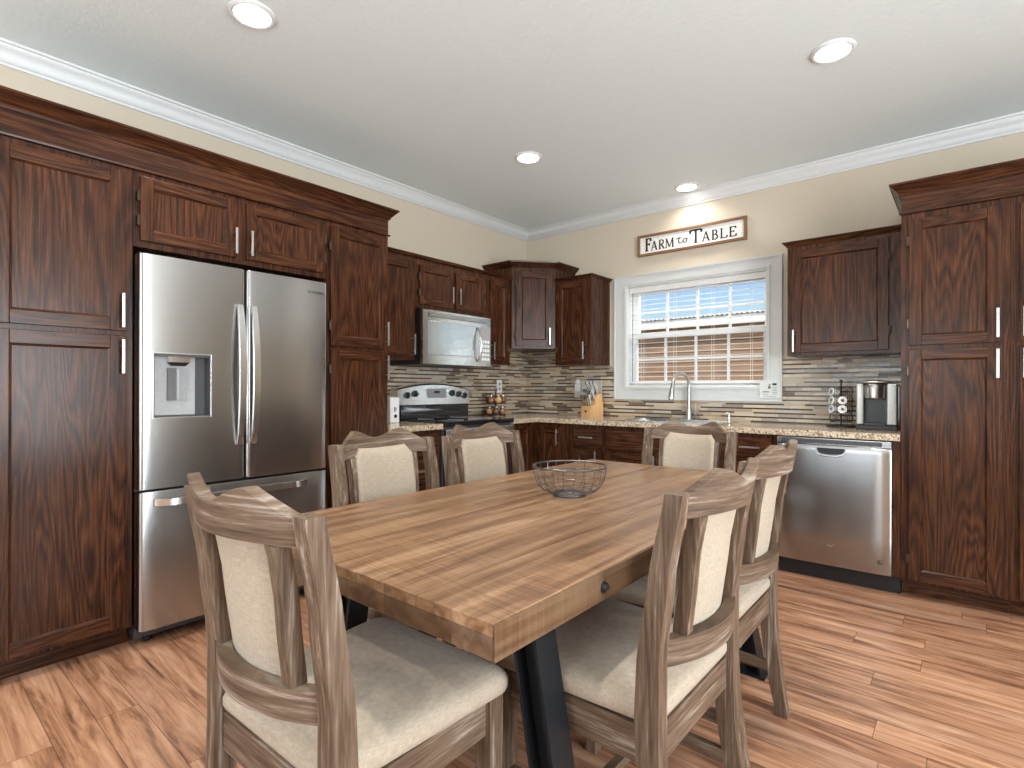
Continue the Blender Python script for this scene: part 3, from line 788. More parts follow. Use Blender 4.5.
for i in range(3):
    for j in range(5): m.box(MW-.115+i*.032, -.0095, .05+j*.036, MW-.092+i*.032, -.0078, .072+j*.036, bev=.001)
m.build('button', M_WHITE, cp)
m = MB(); rings = []
for k in range(19):
    t_ = k/18; z = .035+(MH-.125)*t_; b = math.sin(PI*t_)
    y = -.008-.045*b; xx = MW-.165
    rings.append([(xx-.012, y, z), (xx-.007, y-.010, z), (xx+.007, y-.010, z), (xx+.012, y, z), (xx, y+.006, z)])
m.loft(rings); m.build('handle', M_STEELB, fc)

# ------------------------------------------------------------------ dishwasher
dwt = thing('dishwasher', 'stainless steel dishwasher between base drawers and right pantry', 'dishwasher', (-.917, FB-.026, 0))
DW = .600
box1('tub', M_DGREY, dwt, .003, .030, .10, DW-.003, .60, .868)
m = MB(); rings = []
xs = [0, .004, .015, .03, .05, .10, .2, .3, .4, .5, .55, .57, .585, .596, .6]
for z, dz in ((.104, .006), (.112, 0), (.30, -.002), (.55, -.003), (.79, -.001), (.822, .0), (.827, .004)):
    rings.append([(x, .004-.010*min(1, min(x, DW-x)/.05)**.6+dz, z) for x in xs]+[(DW, .030, z), (0, .030, z)])
m.loft(rings); dd_ = m.build('door_panel', SZ, dwt, angle=40)
m = MB(); m.box(0, -.004, .829, DW, .030, .868, bev=.003); cs = m.build('control_strip', SX, dwt)
box1('strip_display', M_DGREY, cs, .030, -.0055, .836, DW-.045, -.003, .862)
# pocket handle under the strip
m = MB(); N = 16; rings = []
for k in range(N+1):
    u = -1+2*k/N; x = .300+u*.080; z = .800-.034*math.sqrt(max(0, 1-abs(u)**3))
    rings.append([(x, -.007, z-.008), (x, -.017, z-.003), (x, -.017, z+.004), (x, -.007, z+.006)])
m.loft(rings); m.build('handle_lip', M_STEELB, dd_)
m = MB(); m.prism([(.300+.074*(-1+2*k/12), .800-.026*math.sqrt(max(0, 1-abs(-1+2*k/12)**3))) for k in range(13)]+[(.374, .812), (.226, .812)], -.0085, -.004, 'y'); m.build('handle_pocket', M_BLACK, dd_)
m = MB(); m.tube([(.548+.013*math.cos(a*PI/10), -.0075, .175+.013*math.sin(a*PI/10)) for a in range(20)], .0011, 5, closed=True)
m.tube([(.541, -.0076, .178), (.545, -.0078, .181), (.546, -.0078, .174), (.542, -.0078, .170), (.546, -.0078, .172), (.549, -.0078, .180), (.551, -.0078, .171), (.556, -.0078, .169)], .0011, 5)
m.build('emblem', M_BLACK, dd_)
m = MB(); m.tube([(.285, -.0085, .232), (.297, -.0085, .222), (.302, -.0085, .222), (.318, -.0085, .236)], .0016, 5); m.build('check_mark', M_GREY, dd_)
box1('kick_plate', M_KICK, dwt, .0, .055, 0, DW+.038, .080, .099)

# ------------------------------------------------------------------ sink, tap and soap pump
sk = thing('kitchen_sink', 'stainless drop in sink set in the worktop under the window', 'sink', (0, 0, 0))
m = MB(); z0 = .7; rr = .018
ro = [(SX0-rr, SY0-rr), (SX1+rr, SY0-rr), (SX1+rr, SY1+rr), (SX0-rr, SY1+rr)]
ri = [(SX0+.012, SY0+.012), (SX1-.012, SY0+.012), (SX1-.012, SY1-.012), (SX0+.012, SY1-.012)]
rb = [(a+(.03 if a < -1.7 else -.03), b+(.03 if b < 4.04 else -.03)) for a, b in ri]
m.loft([[(a, b, .9145) for a, b in ro], [(a, b, .920) for a, b in ro], [(a, b, .920) for a, b in ri], [(a, b, .74) for a, b in rb]], cap=False)
m.bm.faces.new([m.bm.verts.new((a, b, .74)) for a, b in rb])
m.build('basin', plain('sink_steel', (.72, .73, .74, 1), .22, 1.0), sk)
tp = thing('kitchen_tap', 'chrome gooseneck tap with side lever behind the sink', 'tap', (-1.725, 4.297, .914))
m = MB(); m.lathe([(.028, 0), (.028, .006), (.022, .012), (.021, .10), (.017, .108)], (0, 0, 0), 20); m.build('base', M_NICKEL, tp)
pts = [(0, 0, .10), (0, 0, .285)]
for k in range(1, 11):
    a = PI*k/10*.93; pts.append((-.03*(1-math.cos(a))*.9, -.095*(1-math.cos(a)), .285+.095*math.sin(a)))
m = MB(); m.tube(pts, .0125, 12); m.build('spout', M_NICKEL, tp)
p = Vector(pts[-1]); d_ = Vector((-.006, -.03, -.14))
m = MB(); m.tube([p, p+d_*.25, p+d_*.55, p+d_*.95, p+d_], [.014, .016, .020, .024, .022], 14); m.build('spray_head', M_NICKEL, tp)
m = MB(); m.tube([(.018, 0, .070), (.060, -.004, .072)], .012, 12); m.tube([(.058, -.004, .040), (.060, -.004, .070), (.060, -.006, .135)], [.007, .009, .005], 10); m.build('lever', M_NICKEL, tp)
sp_ = thing('soap_pump', 'small white pump bottle neck right of the tap', 'soap pump', (-1.40, 4.285, .914))
m = MB(); m.lathe([(.018, 0), (.018, .004), (.009, .010), (.008, .050)], (0, 0, 0), 14); m.build('collar', M_CHROME, sp_)
m = MB(); m.tube([(0, 0, .05), (0, 0, .062), (-.004, -.02, .068), (-.010, -.045, .064)], [.006, .007, .006, .005], 8); m.build('nozzle', M_WHITE, sp_)

# ------------------------------------------------------------------ things on the worktops
# knife block
kb = thing('knife_block', 'pale wooden knife block full of steel knives below the wall plate', 'knife block', (-2.600, 4.235, .914), math.radians(-14))
m = MB(); m.prism([(-.085, 0), (.075, 0), (.075, .10), (.045, .215), (-.005, .190), (-.030, .105), (-.085, .090)], -.062, .062, 'x'); m.build('block', M_PALEWOOD, kb)
m = MB(); m.box(-.012, -.0862, .035, .010, -.0850, .055); m.build('badge', M_INK, kb)
def knife_proto(name, label, group, L, r):
    k = thing(name, label, 'knife', (0, 0, 0), 0, group)
    m = MB(); m.loft([[(sx*r*f, sy*r*1.5*f, z) for sx, sy in ((-1, -1), (1, -1), (1, 1), (-1, 1))] for z, f in ((0, .8), (L*.1, 1), (L*.5, .85), (L*.9, 1.1), (L, .7))]); m.build('handle', M_STEELB, k)
    m = MB(); m.loft([[(-.0008, -.007, z), (.0008, -.007, z), (.0008, .007, z), (-.0008, .007, z)] for z in (-.012, .002)]); m.build('blade', M_CHROME, k)
    return k
Rk = Matrix.Rotation(math.radians(-14), 4, 'Z'); base = Vector((-2.600, 4.235, .914))
kp = None
for r_, (yy, zz, n_, tilt, L, lab, grp) in enumerate([(-.066, .0965, 4, 16, .105, 'steel steak knife in the low front row of the knife block', 'steak knives in the front row'),
                                               (-.022, .146, 4, 22, .110, 'steel knife in the middle row of the knife block', 'knives in the middle row'),
                                               (.016, .206, 3, 26, .125, 'longer steel knife in the top row of the knife block', 'knives in the top row')]):
    kp = knife_proto('kitchen_knife', lab, grp, L, .008)
    for j in range(n_):
        k = kp if j == 0 else copy_tree(kp)
        x = -.046+.092*j/(n_-1)
        k.location = base+Rk @ Vector((x, yy, zz)); k.rotation_euler = (math.radians(tilt), 0, math.radians(-14))
# wall plate with a plug-in
wp = thing('wall_plate', 'grey double switch plate on the tiles behind the knife block', 'switch plate', (-2.720, YB-.0095, 1.17))
box1('plate', plain('plate_grey', srgb(196, 192, 184), .35), wp, -.150, -.006, -.088, .150, 0, .070, bev=.002)
for sx in (.02, .09): box1('rocker', M_WHITE, wp, sx-.016, -.010, -.040, sx+.016, -.0055, .030, bev=.002)
pg = thing('plug_in_freshener', 'small white plug in freshener left of the knives', 'air freshener', (-2.820, YB-.0165, 1.165))
m = MB(); m.box(-.030, -.030, -.030, .030, 0, .045, bev=.010, seg=3); m.build('housing', M_WHITE, pg)
m = MB(); m.lathe([(.018, 0), (.026, .012), (.020, .034), (.006, .044)], (0, -.016, .045), 14); m.build('cap', M_WHITE, pg)
wo_ = thing('wall_outlet', 'white wall outlet on the tiles above the spice rack', 'outlet', (XA+.0095, 3.925, 1.185), RZA)
box1('plate', M_WHITE, wo_, -.037, -.006, -.062, .037, 0, .062, bev=.002)
for zz in (-.022, .022): box1('socket', M_GREY, wo_, -.014, -.0075, zz-.013, .014, -.0055, zz+.013, bev=.001)
# spice rack
sr = thing('spice_rack', 'round black two tier spice rack right of the range', 'spice rack', (-3.315, 3.710, .914))
m = MB(); m.lathe([(.095, 0), (.095, .010), (.090, .014), (.012, .016)], (0, 0, 0), 24); m.build('base', M_BLACK, sr)
for zz in (.112,):
    m = MB(); m.lathe([(.010, zz), (.105, zz), (.107, zz+.006), (.010, zz+.006)], (0, 0, 0), 24); m.build('shelf', M_BLACK, sr)
m = MB(); m.tube([(0, 0, .012), (0, 0, .225)], .007, 8); m.tube([(.016*math.sin(a*PI/8), 0, .241+.016*-math.cos(a*PI/8)) for a in range(16)], .003, 6, closed=True); m.build('post', M_BLACK, sr)
spice_c = [srgb(150, 98, 70), srgb(196, 158, 104), srgb(120, 84, 66), srgb(206, 176, 120), srgb(170, 120, 84), srgb(96, 70, 56)]
spm = [plain('spice_jar_%s' % n, c_, .18, 0, .6) for n, c_ in zip(('paprika', 'mustard', 'clove', 'ginger', 'cinnamon', 'pepper'), spice_c)]
for tier, z0 in (('upper', 1.0325), ('lower', .9305)):
    for k in range(6):
        a = 2*PI*k/6+.25+(.3 if tier == 'upper' else 0)
        j = thing('spice_jar', 'round spice jar with steel cap on the %s tier of the spice rack' % tier, 'jar', (-3.315+.068*math.cos(a), 3.710+.068*math.sin(a), z0), 0, 'jars on the %s spice tier' % tier)
        m = MB(); m.lathe([(.018, 0), (.029, .012), (.031, .028), (.024, .046), (.015, .052)], (0, 0, 0), 16); m.build('bowl', spm[(k+(2 if tier == 'upper' else 0)) % 6], j)
        m = MB(); m.lathe([(.017, .0525), (.018, .055), (.018, .068), (.015, .071)], (0, 0, 0), 16); m.build('cap', M_CHROME, j)
# white container left of the range
wc = thing('white_container', 'tall white box with dark print left of the range', 'container', (-3.215, 2.455, .914), RZA)
m = MB(); m.box(-.042, -.035, 0, .042, .035, .185, bev=.006); m.build('box', M_WHITE, wc)
m = MB(); m.lathe([(.014, -.0358), (.014, -.0352)], (.006, 0, .048), 14, axis='y'); m.box(-.006, -.0358, .08, .004, -.0352, .115); m.box(.008, -.0358, .095, .014, -.0352, .11); m.build('print', M_INK, wc)
# spoon rest on the cooktop
m = MB()
rings = []
for r, z in ((.030, 0), (.046, .004), (.052, .020), (.048, .020), (.040, .008), (.010, .006)):
    rings.append([(-3.02+1.25*r*math.cos(2*PI*k/20), 2.760+r*math.sin(2*PI*k/20), .9275+z) for k in range(20)])
m.loft(rings); tag(m.build('spoon_rest', M_BLACK), 'small black dish on the left of the cooktop', 'dish')

# coffee maker
cm = thing('coffee_maker', 'silver and black single cup coffee maker beside the right pantry', 'coffee maker', (-.430, 4.14, .914), math.radians(5))
box1('base', M_BLACK, cm, -.106, -.125, 0, .104, .13, .028, bev=.004)
for a, b in ((-.108, -.066), (.050, .106)):
    m = MB(); m.box(a, -.118, .029, b, .125, .288, bev=.010, seg=3); m.build('side_panel', plain('silver_plastic', srgb(176, 176, 172), .3, .5), cm)
box1('back_column', plain('blue_black_plastic', (.022, .028, .036, 1), .3), cm, -.0675, -.02, .029, .0515, .125, .29, bev=.004)
m = MB(); m.box(-.066, -.120, .029, .050, -.021, .042, bev=.002); m.build('drip_tray', M_DGREY, cm)
m = MB(); m.lathe([(.048, .190), (.058, .200), (.062, .270), (.056, .285)], (-.010, -.085, 0), 24); m.build('brew_head', M_NICKEL, cm)
m = MB(); m.lathe([(.063, .2855), (.066, .292), (.058, .305), (.030, .312)], (-.010, -.065, 0), 24); m.build('lid', M_BLACK, cm)
m = MB(); m.tube([(-.07, -.075, .292), (-.068, -.15, .296), (-.010, -.165, .298), (.048, -.15, .296), (.050, -.075, .292)], .006, 8); m.build('lid_handle', M_NICKEL, cm)
box1('water_tank', M_BGLASS, cm, .1065, -.09, .029, .126, .11, .275, bev=.004)
# coffee pod rack
PRX, PRY = -.634, 4.180
pr_ = thing('pod_rack', 'black wire coffee pod carousel left of the coffee maker', 'pod rack', (PRX, PRY, .914))
m = MB(); m.lathe([(.084, 0), (.084, .008), (.078, .012), (.010, .014)], (0, 0, 0), 28); m.build('base', M_BLACK, pr_)
m = MB(); m.tube([(0, 0, .013), (0, 0, .300)], .005, 8); m.lathe([(.004, .300), (.010, .306), (.010, .312), (.003, .318)], (0, 0, 0), 12); m.build('post', M_BLACK, pr_)
RP = .062; ANG = [math.radians(a) for a in (-135, -75, -15, 45, 105, 165)]; LEV = [.062, .120, .178, .236]
m = MB()
for a in ANG:
    for lv in LEV:
        c_ = Vector((RP*math.cos(a), RP*math.sin(a), lv)); t1 = Vector((-math.sin(a), math.cos(a), 0)); t2 = Vector((0, 0, 1))
        m.tube([c_+t1*.0262*math.cos(q*PI/9)+t2*.0262*math.sin(q*PI/9) for q in range(18)], .0016, 5, closed=True)
        m.tube([c_+t2*-.0235, Vector((0, 0, lv-.0235))], .0014, 5)
m.build('wire_loops', M_BLACK, pr_)
m = MB()
for a in ANG: m.tube([(RP*math.cos(a+.52), RP*math.sin(a+.52), .012), (RP*math.cos(a+.52), RP*math.sin(a+.52), .268)], .0015, 5)
for lv in (.034, .268): m.tube([(RP*math.cos(q*PI/16), RP*math.sin(q*PI/16), lv) for q in range(32)], .0018, 5, closed=True)
m.build('cage', M_BLACK, pr_)
pods = [(-135, 3, 'top'), (-135, 2, 'middle'), (-135, 1, 'bottom'), (-75, 2, 'top'), (-75, 1, 'bottom')]
pm = MB(); pm.lathe([(.016, -.016), (.0185, 0), (.0215, .022), (.0235, .0225), (.0235, .025), (.020, .0255)], (0, 0, 0), 18)
pod0 = None
pname = {(-135, 3): 'coffee pod with pale foil lid, highest pod on the pod rack', (-135, 2): 'coffee pod below the highest one on the pod rack',
         (-135, 1): 'coffee pod lowest in the left column of the pod rack', (-75, 2): 'coffee pod upper one in the right column of the pod rack', (-75, 1): 'coffee pod lower one in the right column of the pod rack'}
cup_me = None
for a, l, w_ in pods:
    p = thing('coffee_pod', 'white '+pname[(a, l)], 'coffee pod', (0, 0, 0), 0, 'pods on the pod rack')
    if cup_me is None:
        o = pm.build('cup', M_WHITE, p); cup_me = o.data
        m = MB(); m.lathe([(.0195, .0256), (.0195, .0262)], (0, 0, 0), 18); l_ = m.build('foil_lid', plain('foil', (.80, .80, .82, 1), .25, .6), p); lid_me = l_.data
        m = MB(); m.lathe([(.009, .0263), (.009, .0267)], (0, 0, 0), 14); i_ = m.build('lid_print', M_DGREY, p); pr_me = i_.data
    else:
        for nm, me_ in (('cup', cup_me), ('foil_lid', lid_me), ('lid_print', pr_me)):
            o = bpy.data.objects.new(nm, me_); COL.objects.link(o); o.parent = p
    ar = math.radians(a); c_ = Vector((PRX+RP*math.cos(ar), PRY+RP*math.sin(ar), .914+LEV[l]))
    dirv = Vector((math.cos(ar), math.sin(ar), .12)).normalized()
    p.scale = (1.13, 1.13, 1.13); p.rotation_euler = dirv.to_track_quat('Z', 'Y').to_euler(); p.location = c_-dirv*.020

# ------------------------------------------------------------------ sign
SGW, SGH = .916, .182
sg = thing('wall_sign', 'wood framed white sign reading FARM to TABLE above the window', 'sign', (-1.748, YB-.001, 2.414))
box1('board', M_BOARD, sg, -SGW/2+.016, -.012, -SGH/2+.016, SGW/2-.016, 0, SGH/2-.016)
m = MB(); f = .020
m.box(-SGW/2, -.028, -SGH/2, -SGW/2+f, 0, SGH/2, bev=.002); m.box(SGW/2-f, -.028, -SGH/2, SGW/2, 0, SGH/2, bev=.002)
m.box(-SGW/2+f, -.028, -SGH/2, SGW/2-f, 0, -SGH/2+f, bev=.002); m.box(-SGW/2+f, -.028, SGH/2-f, SGW/2-f, 0, SGH/2, bev=.002)
m.build('frame', M_SIGNFR, sg)
LT = MB()
def stroke(pts, ws):
    n = len(pts); L_, R_ = [], []
    for i in range(n):
        a = Vector(pts[max(i-1, 0)]); b = Vector(pts[min(i+1, n-1)]); d = (b-a).normalized(); nn = Vector((-d.y, d.x))
        w_ = ws[i] if isinstance(ws, (list, tuple)) else ws
        p_ = Vector(pts[i]); L_.append(p_+nn*w_/2); R_.append(p_-nn*w_/2)
    for i in range(n-1):
        quad = [L_[i], L_[i+1], R_[i+1], R_[i]]
        LT.loft([[(q_.x, -.0120, q_.y) for q_ in quad], [(q_.x, -.0138, q_.y) for q_ in quad]])
def letter(ch, x, z, w, h):
    T_, t_ = h*.17, h*.095
    P = lambda u, v: (x+u*w, z+v*h)
    def S(a, b, ww): stroke([P(*a), P(*b)], ww)
    def serif(u, v, r=.17): stroke([(x+u*w-r*h*.8, z+v*h), (x+u*w+r*h*.8, z+v*h)], t_*.9)
    def arc(cu, cv, ru, rv, a0, a1, w0, w1, n=10):
        pts = []; ws = []
        for k in range(n+1):
            a = math.radians(a0+(a1-a0)*k/n); pts.append(P(cu+ru*math.cos(a), cv+rv*math.sin(a))); s_ = abs(math.cos(a)); ws.append(w0+(w1-w0)*s_)
        stroke(pts, ws)
    if ch == 'F': S((.22, 0), (.22, 1), T_); serif(.22, .02); S((.0, .975), (1, .975), t_); S((.97, .98), (1.0, .76), t_*1.6); S((.22, .52), (.75, .52), t_); S((.75, .40), (.75, .64), t_); 
    if ch == 'A': S((.08, 0), (.48, 1), t_*1.1); S((.48, 1), (.88, 0), T_); S((.2, .33), (.74, .33), t_); serif(.08, .02, .12); serif(.90, .02, .14)
    if ch == 'R': S((.18, 0), (.18, 1), T_); serif(.18, .02); S((0, .975), (.5, .975), t_); S((.18, .5), (.5, .5), t_); arc(.48, .74, .34, .24, 90, -90, t_, T_); S((.45, .5), (.95, 0), T_*.95); serif(.97, .02, .08)
    if ch == 'M': S((.10, 0), (.13, 1), t_); S((.13, 1), (.5, .05), T_*.9); S((.5, .05), (.86, 1), t_); S((.87, 1), (.90, 0), T_); serif(.10, .02, .12); serif(.90, .02, .15); serif(.10, .98, .10); serif(.90, .98, .10)
    if ch == 'T': S((.5, 0), (.5, 1), T_); S((0, .975), (1, .975), t_*1.2); S((.02, .99), (.0, .74), t_*1.8); S((.98, .99), (1.0, .74), t_*1.8); serif(.5, .02)
    if ch == 'B': S((.18, 0), (.18, 1), T_); S((0, .975), (.5, .975), t_); S((0, .025), (.5, .025), t_); S((.18, .52), (.5, .52), t_); arc(.48, .755, .30, .225, 90, -90, t_, T_); arc(.50, .27, .40, .25, 90, -90, t_, T_)
    if ch == 'L': S((.2, 0), (.2, 1), T_); serif(.2, .98); S((0, .025), (.95, .025), t_); S((.93, .02), (1.0, .26), t_*1.6)
    if ch == 'E': S((.2, 0), (.2, 1), T_); S((0, .975), (.9, .975), t_); S((0, .025), (.95, .025), t_); S((.88, .98), (.9, .78), t_*1.6); S((.93, .02), (1.0, .24), t_*1.6); S((.2, .52), (.66, .52), t_); S((.66, .41), (.66, .63), t_)
fx = lambda px: -SGW/2+(px-52)/893*SGW
big, sm_ = .108, .078; zb = -.049
for ch, a, b, h in (('F', 120, 168, big), ('A', 172, 226, sm_), ('R', 240, 288, sm_), ('M', 298, 370, sm_), ('T', 508, 600, big), ('A', 606, 666, sm_), ('B', 682, 730, sm_), ('L', 746, 800, sm_), ('E', 814, 868, sm_)):
    letter(ch, fx(a), zb, fx(b)-fx(a), h)
xx = fx(398); uw = fx(490)-xx; Pz = lambda u, v: (xx+u*uw, zb+.018+v*.058)
stroke([Pz(.22, 1.0), Pz(.17, .55), Pz(.16, .2), Pz(.24, .03), Pz(.38, .05), Pz(.50, .22)], [.006, .010, .010, .009, .007, .005]); stroke([Pz(-.12, .70), Pz(.1, .78), Pz(.45, .74)], [.006, .008, .006])
stroke([Pz(.72+.17*math.cos(a*PI/8), .30+.28*math.sin(a*PI/8)) for a in range(2, 19)], [.006+.004*abs(math.cos(a*PI/8)) for a in range(2, 19)]); stroke([Pz(.80, .56), Pz(.95, .50), Pz(1.08, .58)], [.006, .006, .005])
LT.build('lettering', M_INK, sg, smooth=False)

# ------------------------------------------------------------------ recessed ceiling lights
def can_light(x, y, label, cz=CEIL, watts=CAN_W):
    c = thing('ceiling_light', label, 'ceiling light', (x, y, cz), 0, 'recessed ceiling lights')
    m = MB(); m.lathe([(.072, -.002), (.074, -.010), (.084, -.012), (.094, -.006), (.096, -.0005), (.072, -.0005)], (0, 0, 0), 32, cap=False); m.build('trim_ring', M_TRIM, c)
    m = MB(); m.lathe([(.0735, -.0045), (.0735, -.0020)], (0, 0, 0), 32); m.build('lens', M_LENS, c)
    l = light('bulb', 'AREA', (0, 0, -.013), (0, 0, 0), watts, (1, .945, .86), shape='DISK', size=.14); l.parent = c
    l.data.spread = math.radians(135)
    return c
can_light(-2.345, 1.05, 'round recessed ceiling light in front of the fridge')
can_light(-.482, 2.935, 'round recessed ceiling light in front of the right pantry')
can_light(-2.325, 2.935, 'round recessed ceiling light over the far end of the table')
can_light(-1.697, 4.175, 'round recessed ceiling light close to the sign wall', watts=2.2)
can_light(-.482, 1.05, 'round recessed ceiling light above the near end of the table')
can_light(-2.345, -.85, 'round recessed ceiling light behind the camera on the fridge side')
can_light(-.482, -.85, 'round recessed ceiling light behind the camera near the middle')
can_light(1.35, 2.0, 'round recessed ceiling light on the right side of the room')

# ------------------------------------------------------------------ dining table
TX0, TX1, TY0, TY1, TZ = -1.652, -.617, .690, 2.665, .762
tb = thing('dining_table', 'long rustic brown plank dining table on black steel legs', 'table', ((TX0+TX1)/2, (TY0+TY1)/2, 0))
hw, hl = (TX1-TX0)/2, (TY1-TY0)/2
m = MB(); npk = 5; fe = .0; he = hw-.005; pw = 2*he/npk
for k in range(npk): m.box(-he+k*pw+.0007, -hl, TZ-.024, -he+(k+1)*pw-.0007, hl, TZ, bev=.0018)
m.build('tabletop', M_TABLE, tb)
m = MB(); zf0, zf1 = TZ-.066, TZ-.0245
t_ = .026
ro = lambda z, k: [(-he+k, -hl+k, z), (he-k, -hl+k, z), (he-k, hl-k, z), (-he+k, hl-k, z)]
m.loft([ro(zf1, t_), ro(zf1, .001), ro(zf1-.002, 0), ro(zf0+.002, 0), ro(zf0, .002), ro(zf0, t_), ro(zf1, t_)], cap=False)
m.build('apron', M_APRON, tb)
for sx in (-1, 1):
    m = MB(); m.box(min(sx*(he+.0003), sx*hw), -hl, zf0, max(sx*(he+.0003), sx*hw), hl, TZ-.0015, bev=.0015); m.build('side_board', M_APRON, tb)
def i_beam(p0, p1, fl, dp, t, wb):
    """H-section leg from p0 (top) to p1 (foot): flanges square to x, fl wide along y"""
    m = MB()
    def pr3(xa, xb, ya, yb):
        m.loft([[(p[0]+xa, p[1]+ya, p[2]), (p[0]+xb, p[1]+ya, p[2]), (p[0]+xb, p[1]+yb, p[2]), (p[0]+xa, p[1]+yb, p[2])] for p in (p0, p1)])
    pr3(-dp/2, -dp/2+t, -fl/2, fl/2); pr3(dp/2-t, dp/2, -fl/2, fl/2); pr3(-dp/2+t, dp/2-t, -wb/2, wb/2)
    return m
for sy in (-1, 1):
    yy = sy*.675
    for sx in (-1, 1):
        lg = i_beam((sx*.340, yy, TZ-.067), (sx*.468, yy, .008), .076, .074, .008, .010).build('leg', M_IRON, tb)
        box1('foot_plate', M_IRON, lg, sx*.468-.056, yy-.055, 0, sx*.468+.056, yy+.055, .008, bev=.001)
    box1('cross_bar', M_IRON, tb, -.300, yy-.03, TZ-.120, .300, yy+.03, TZ-.070, bev=.002)
for sx in (-1, 1):
    for by in (-.625, .625):
        m = MB(); m.lathe([(.013, 0), (.013, sx*.003)], (sx*(hw+.0002), by, TZ-.036), 18, axis='x'); m.lathe([(.010, sx*.003), (.010, sx*.010), (.007, sx*.011)], (sx*(hw+.0002), by, TZ-.036), 6, axis='x'); m.build('bolt', plain('dark_bolt_steel', (.16, .17, .19, 1), .3, 1.0), tb)

# ------------------------------------------------------------------ wire basket
bk = thing('wire_basket', 'round dark wire basket standing on the dining table', 'basket', (-1.154, 1.715, TZ))
R0, R1, BH = .062, .139, .112
def brad(t_): return R0+(R1-R0)*math.sin(PI/2*min(1, t_))**.8
ring = lambda r, z, n=36: [(r*math.cos(2*PI*k/n), r*math.sin(2*PI*k/n), z) for k in range(n)]
m = MB(); m.lathe([(R0+.002, 0), (R0+.004, .004), (R0+.002, .009), (R0-.003, .009), (R0-.003, 0)], (0, 0, 0), 32, cap=False); m.build('base_ring', M_WIRE, bk)
m = MB(); m.tube(ring(R1, BH), .0034, 8, closed=True); m.build('rim', M_WIRE, bk)
m = MB()
for k in range(1, 5): t_ = k/5; m.tube(ring(brad(t_), .012+(BH-.012)*(1-math.cos(PI/2*t_))), .0013, 5, closed=True)
for k in range(22):
    a = 2*PI*k/22; m.tube([(brad(j/8)*math.cos(a), brad(j/8)*math.sin(a), .012+(BH-.012)*(1-math.cos(PI/2*j/8))) for j in range(9)], .0013, 5)
for k in range(-2, 3):
    d = k*.024; L = math.sqrt(max(0, R0*R0-d*d)); m.tube([(d, -L, .010), (d, L, .010)], .0012, 5); m.tube([(-L, d, .011), (L, d, .011)], .0012, 5)
m.build('wires', M_WIRE, bk)

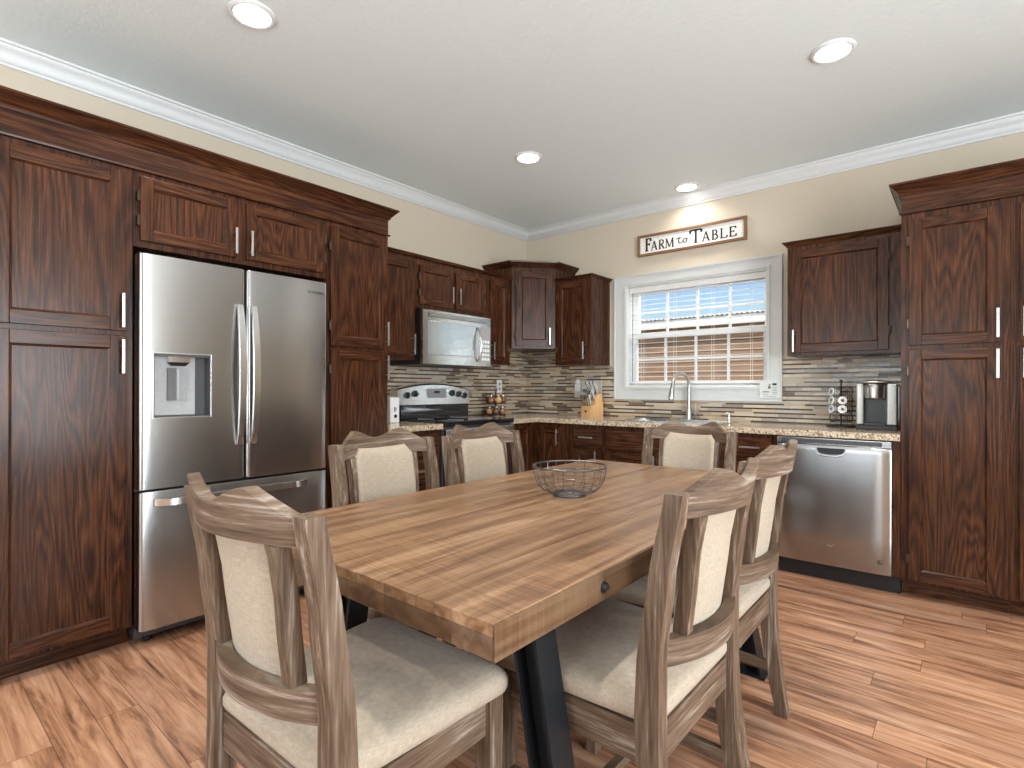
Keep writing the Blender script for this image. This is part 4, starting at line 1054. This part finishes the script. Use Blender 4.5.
# ------------------------------------------------------------------ dining chairs
def lerp(tab, z):
    for (a, ya), (b, yb) in zip(tab, tab[1:]):
        if a <= z <= b:
            t_ = (z-a)/(b-a); t_ = t_*t_*(3-2*t_)*.4+t_*.6; return ya+(yb-ya)*t_
    return tab[-1][1] if z > tab[-1][0] else tab[0][1]
PY = [(0, -.262), (.12, -.240), (.28, -.218), (.45, -.210), (.60, -.213), (.78, -.236), (.96, -.269)]
PT = [(0, .038), (.30, .050), (.48, .056), (.70, .046), (.96, .037)]
XP = .2245
def bow(x, amt=.062): return -amt*(1-(x/.206)**2)
def make_chair(label):
    c = thing('dining_chair', label, 'chair', (0, 0, 0), 0, 'dining chairs around the table')
    for sx in (-1, 1):
        m = MB(); rings = []
        for k in range(25):
            z = .955*k/24; y = lerp(PY, z); th = lerp(PT, z); w_ = .0205
            rings.append([(sx*XP-w_, y-th/2, z), (sx*XP+w_, y-th/2, z), (sx*XP+w_, y+th/2, z), (sx*XP-w_, y+th/2, z)])
        m.loft(rings); m.build('rear_post', WZ, c)
        m = MB(); m.loft([[(sx*.214+a*w_, .205+b*w_, z) for a, b in ((-1, -1), (1, -1), (1, 1), (-1, 1))] for z, w_ in ((0, .018), (.36, .0235), (.4475, .0235))]); m.build('front_leg', WZ, c)
        m = MB(); m.box(sx*.214-.012, -.186, .362, sx*.214+.012, .181, .4455, bev=.002); m.build('seat_rail', WY, c)
        m = MB(); m.box(sx*.214-.011, -.215, .150, sx*.214+.011, .184, .185, bev=.002); m.build('stretcher', WY, c)
    m = MB(); m.box(-.190, .193, .362, .190, .217, .4455, bev=.002); m.build('seat_rail', WX, c)
    m = MB(); m.box(-.2015, -.222, .362, .2015, -.198, .4455, bev=.002); m.build('seat_rail', WX, c)
    m = MB(); m.box(-.202, -.02, .155, .202, .005, .180, bev=.002); m.build('stretcher', WX, c)
    # crest rail
    def crest_top(x):
        u = abs(x)/.2015
        if u > .60: return .999-(u-.60)/.40*.053
        t_ = u/.60; return .966+.033*(t_*t_*(3-2*t_))
    m = MB(); rings = []; N = 40
    for k in range(N+1):
        x = -.2015+.403*k/N; zt = crest_top(x); zb_ = .898+.004*(1-(x/.2)**2)
        yb_, yt = lerp(PY, zb_)+bow(x)+.004, lerp(PY, .955)-(zt-.955)*.2+bow(x)+.004
        rings.append([(x, yb_-.014, zb_), (x, yb_+.014, zb_), (x, yt+.013, zt-.003), (x, yt+.010, zt), (x, yt-.010, zt), (x, yt-.013, zt-.003)])
    m.loft(rings); m.build('crest_rail', WX, c, angle=30)
    m = MB(); rings = []
    for k in range(25):
        x = -.2015+.403*k/24; yb_, yt = lerp(PY, .575)+bow(x), lerp(PY, .635)+bow(x)
        rings.append([(x, yb_-.014, .575), (x, yb_+.016, .575), (x, yt+.016, .635), (x, yt-.014, .635)])
    m.loft(rings); m.build('lower_rail', WX, c, angle=30)
    for sx in (-1, 1):
        m = MB(); rings = []
        for k in range(9):
            z = .6355+(.8985-.6355)*k/8; xc = sx*(.138+.009*k/8); y = lerp(PY, z)+bow(xc)+.002
            rings.append([(xc-.0145, y-.011, z), (xc+.0145, y-.011, z), (xc+.0145, y+.022, z), (xc-.0145, y+.022, z)])
        m.loft(rings); m.build('back_slat', WZ, c)
    # upholstered back pad
    m = MB(); N = 30; rings = []; HWP = .140
    for k in range(N+1):
        u = -1+2*k/N; x = u*HWP
        zt = .936-.010*(1-u*u) if abs(u) < .80 else .9324-(abs(u)-.80)/.20*.036
        ed = min(1, (1-abs(u))/.10); ed = math.sqrt(1-(1-ed)**2) if ed < 1 else 1
        yb_ = lambda z: lerp(PY, z)+bow(x)+.0195
        zs = [.612, .626, .65, .74, .80, .86, zt-.03, zt-.012, zt]
        r = [(x, yb_(z), z) for z in zs]
        for z in zs[::-1]:
            e2 = min(1, (z-.612)/.03, (zt-z)/.03); e2 = max(0, e2); e2 = math.sqrt(1-(1-e2)**2)
            r.append((x, yb_(z)+.005+.013*ed*e2+.006*(1-u*u)*e2, z))
        rings.append(r)
    m.loft(rings); m.build('back_pad', M_LINEN, c, angle=60)
    # seat cushion: plan wider at the front, corners rounded, notched by the posts at the back
    def outline(ins, n=6):
        pts = []; f, b, yf, yb2 = .252, .226, .252, -.180
        for (cx, cy, a0, r) in ((f-.035, yf-.035, 0, .035), (-f+.035, yf-.035, 90, .035), (-b+.010, yb2+.010, 180, .010), (-.199, yb2, 0, 0), (-.199, -.224, 0, 0), (.199, -.224, 0, 0), (.199, yb2, 0, 0), (b-.010, yb2+.010, 270, .010)):
            for k in range(n+1 if r else 1):
                a = math.radians(a0+90*k/n); pts.append((cx+r*math.cos(a), cy+r*math.sin(a)))
        k = 1-ins/.25
        return [(x*k, .015+(y-.015)*k) for x, y in pts]
    m = MB(); rings = []
    for ins, z in ((.014, .4480), (.004, .453), (0, .464), (.0, .480), (.005, .491), (.016, .500), (.035, .506), (.09, .512), (.16, .515), (.2, .516)):
        rings.append([(x, y, z) for x, y in outline(ins)])
    m.loft(rings); m.build('seat_cushion', M_LINEN, c, angle=60)
    return c
spots = [(-1.071, .733, 1.5, 'weathered dining chair with linen pads at the near end of the table'),
         (-.716, 1.289, 89.4, 'weathered dining chair on the dishwasher side, nearer the camera'),
         (-.757, 1.878, 90.4, 'weathered dining chair on the dishwasher side, nearer the window wall'),
         (-1.530, 1.338, -90.2, 'weathered dining chair on the fridge side, directly in front of the fridge'),
         (-1.486, 1.861, -91.6, 'weathered dining chair on the fridge side, in front of the range'),
         (-1.117, 2.490, 178.0, 'weathered dining chair at the far end of the table before the sink')]
proto = None
for x, y, a, lab in spots:
    if proto is None: ch = proto = make_chair(lab)
    else: ch = copy_tree(proto)
    ch.location = (x, y, 0); ch.rotation_euler = (0, 0, math.radians(a)); ch['label'] = lab
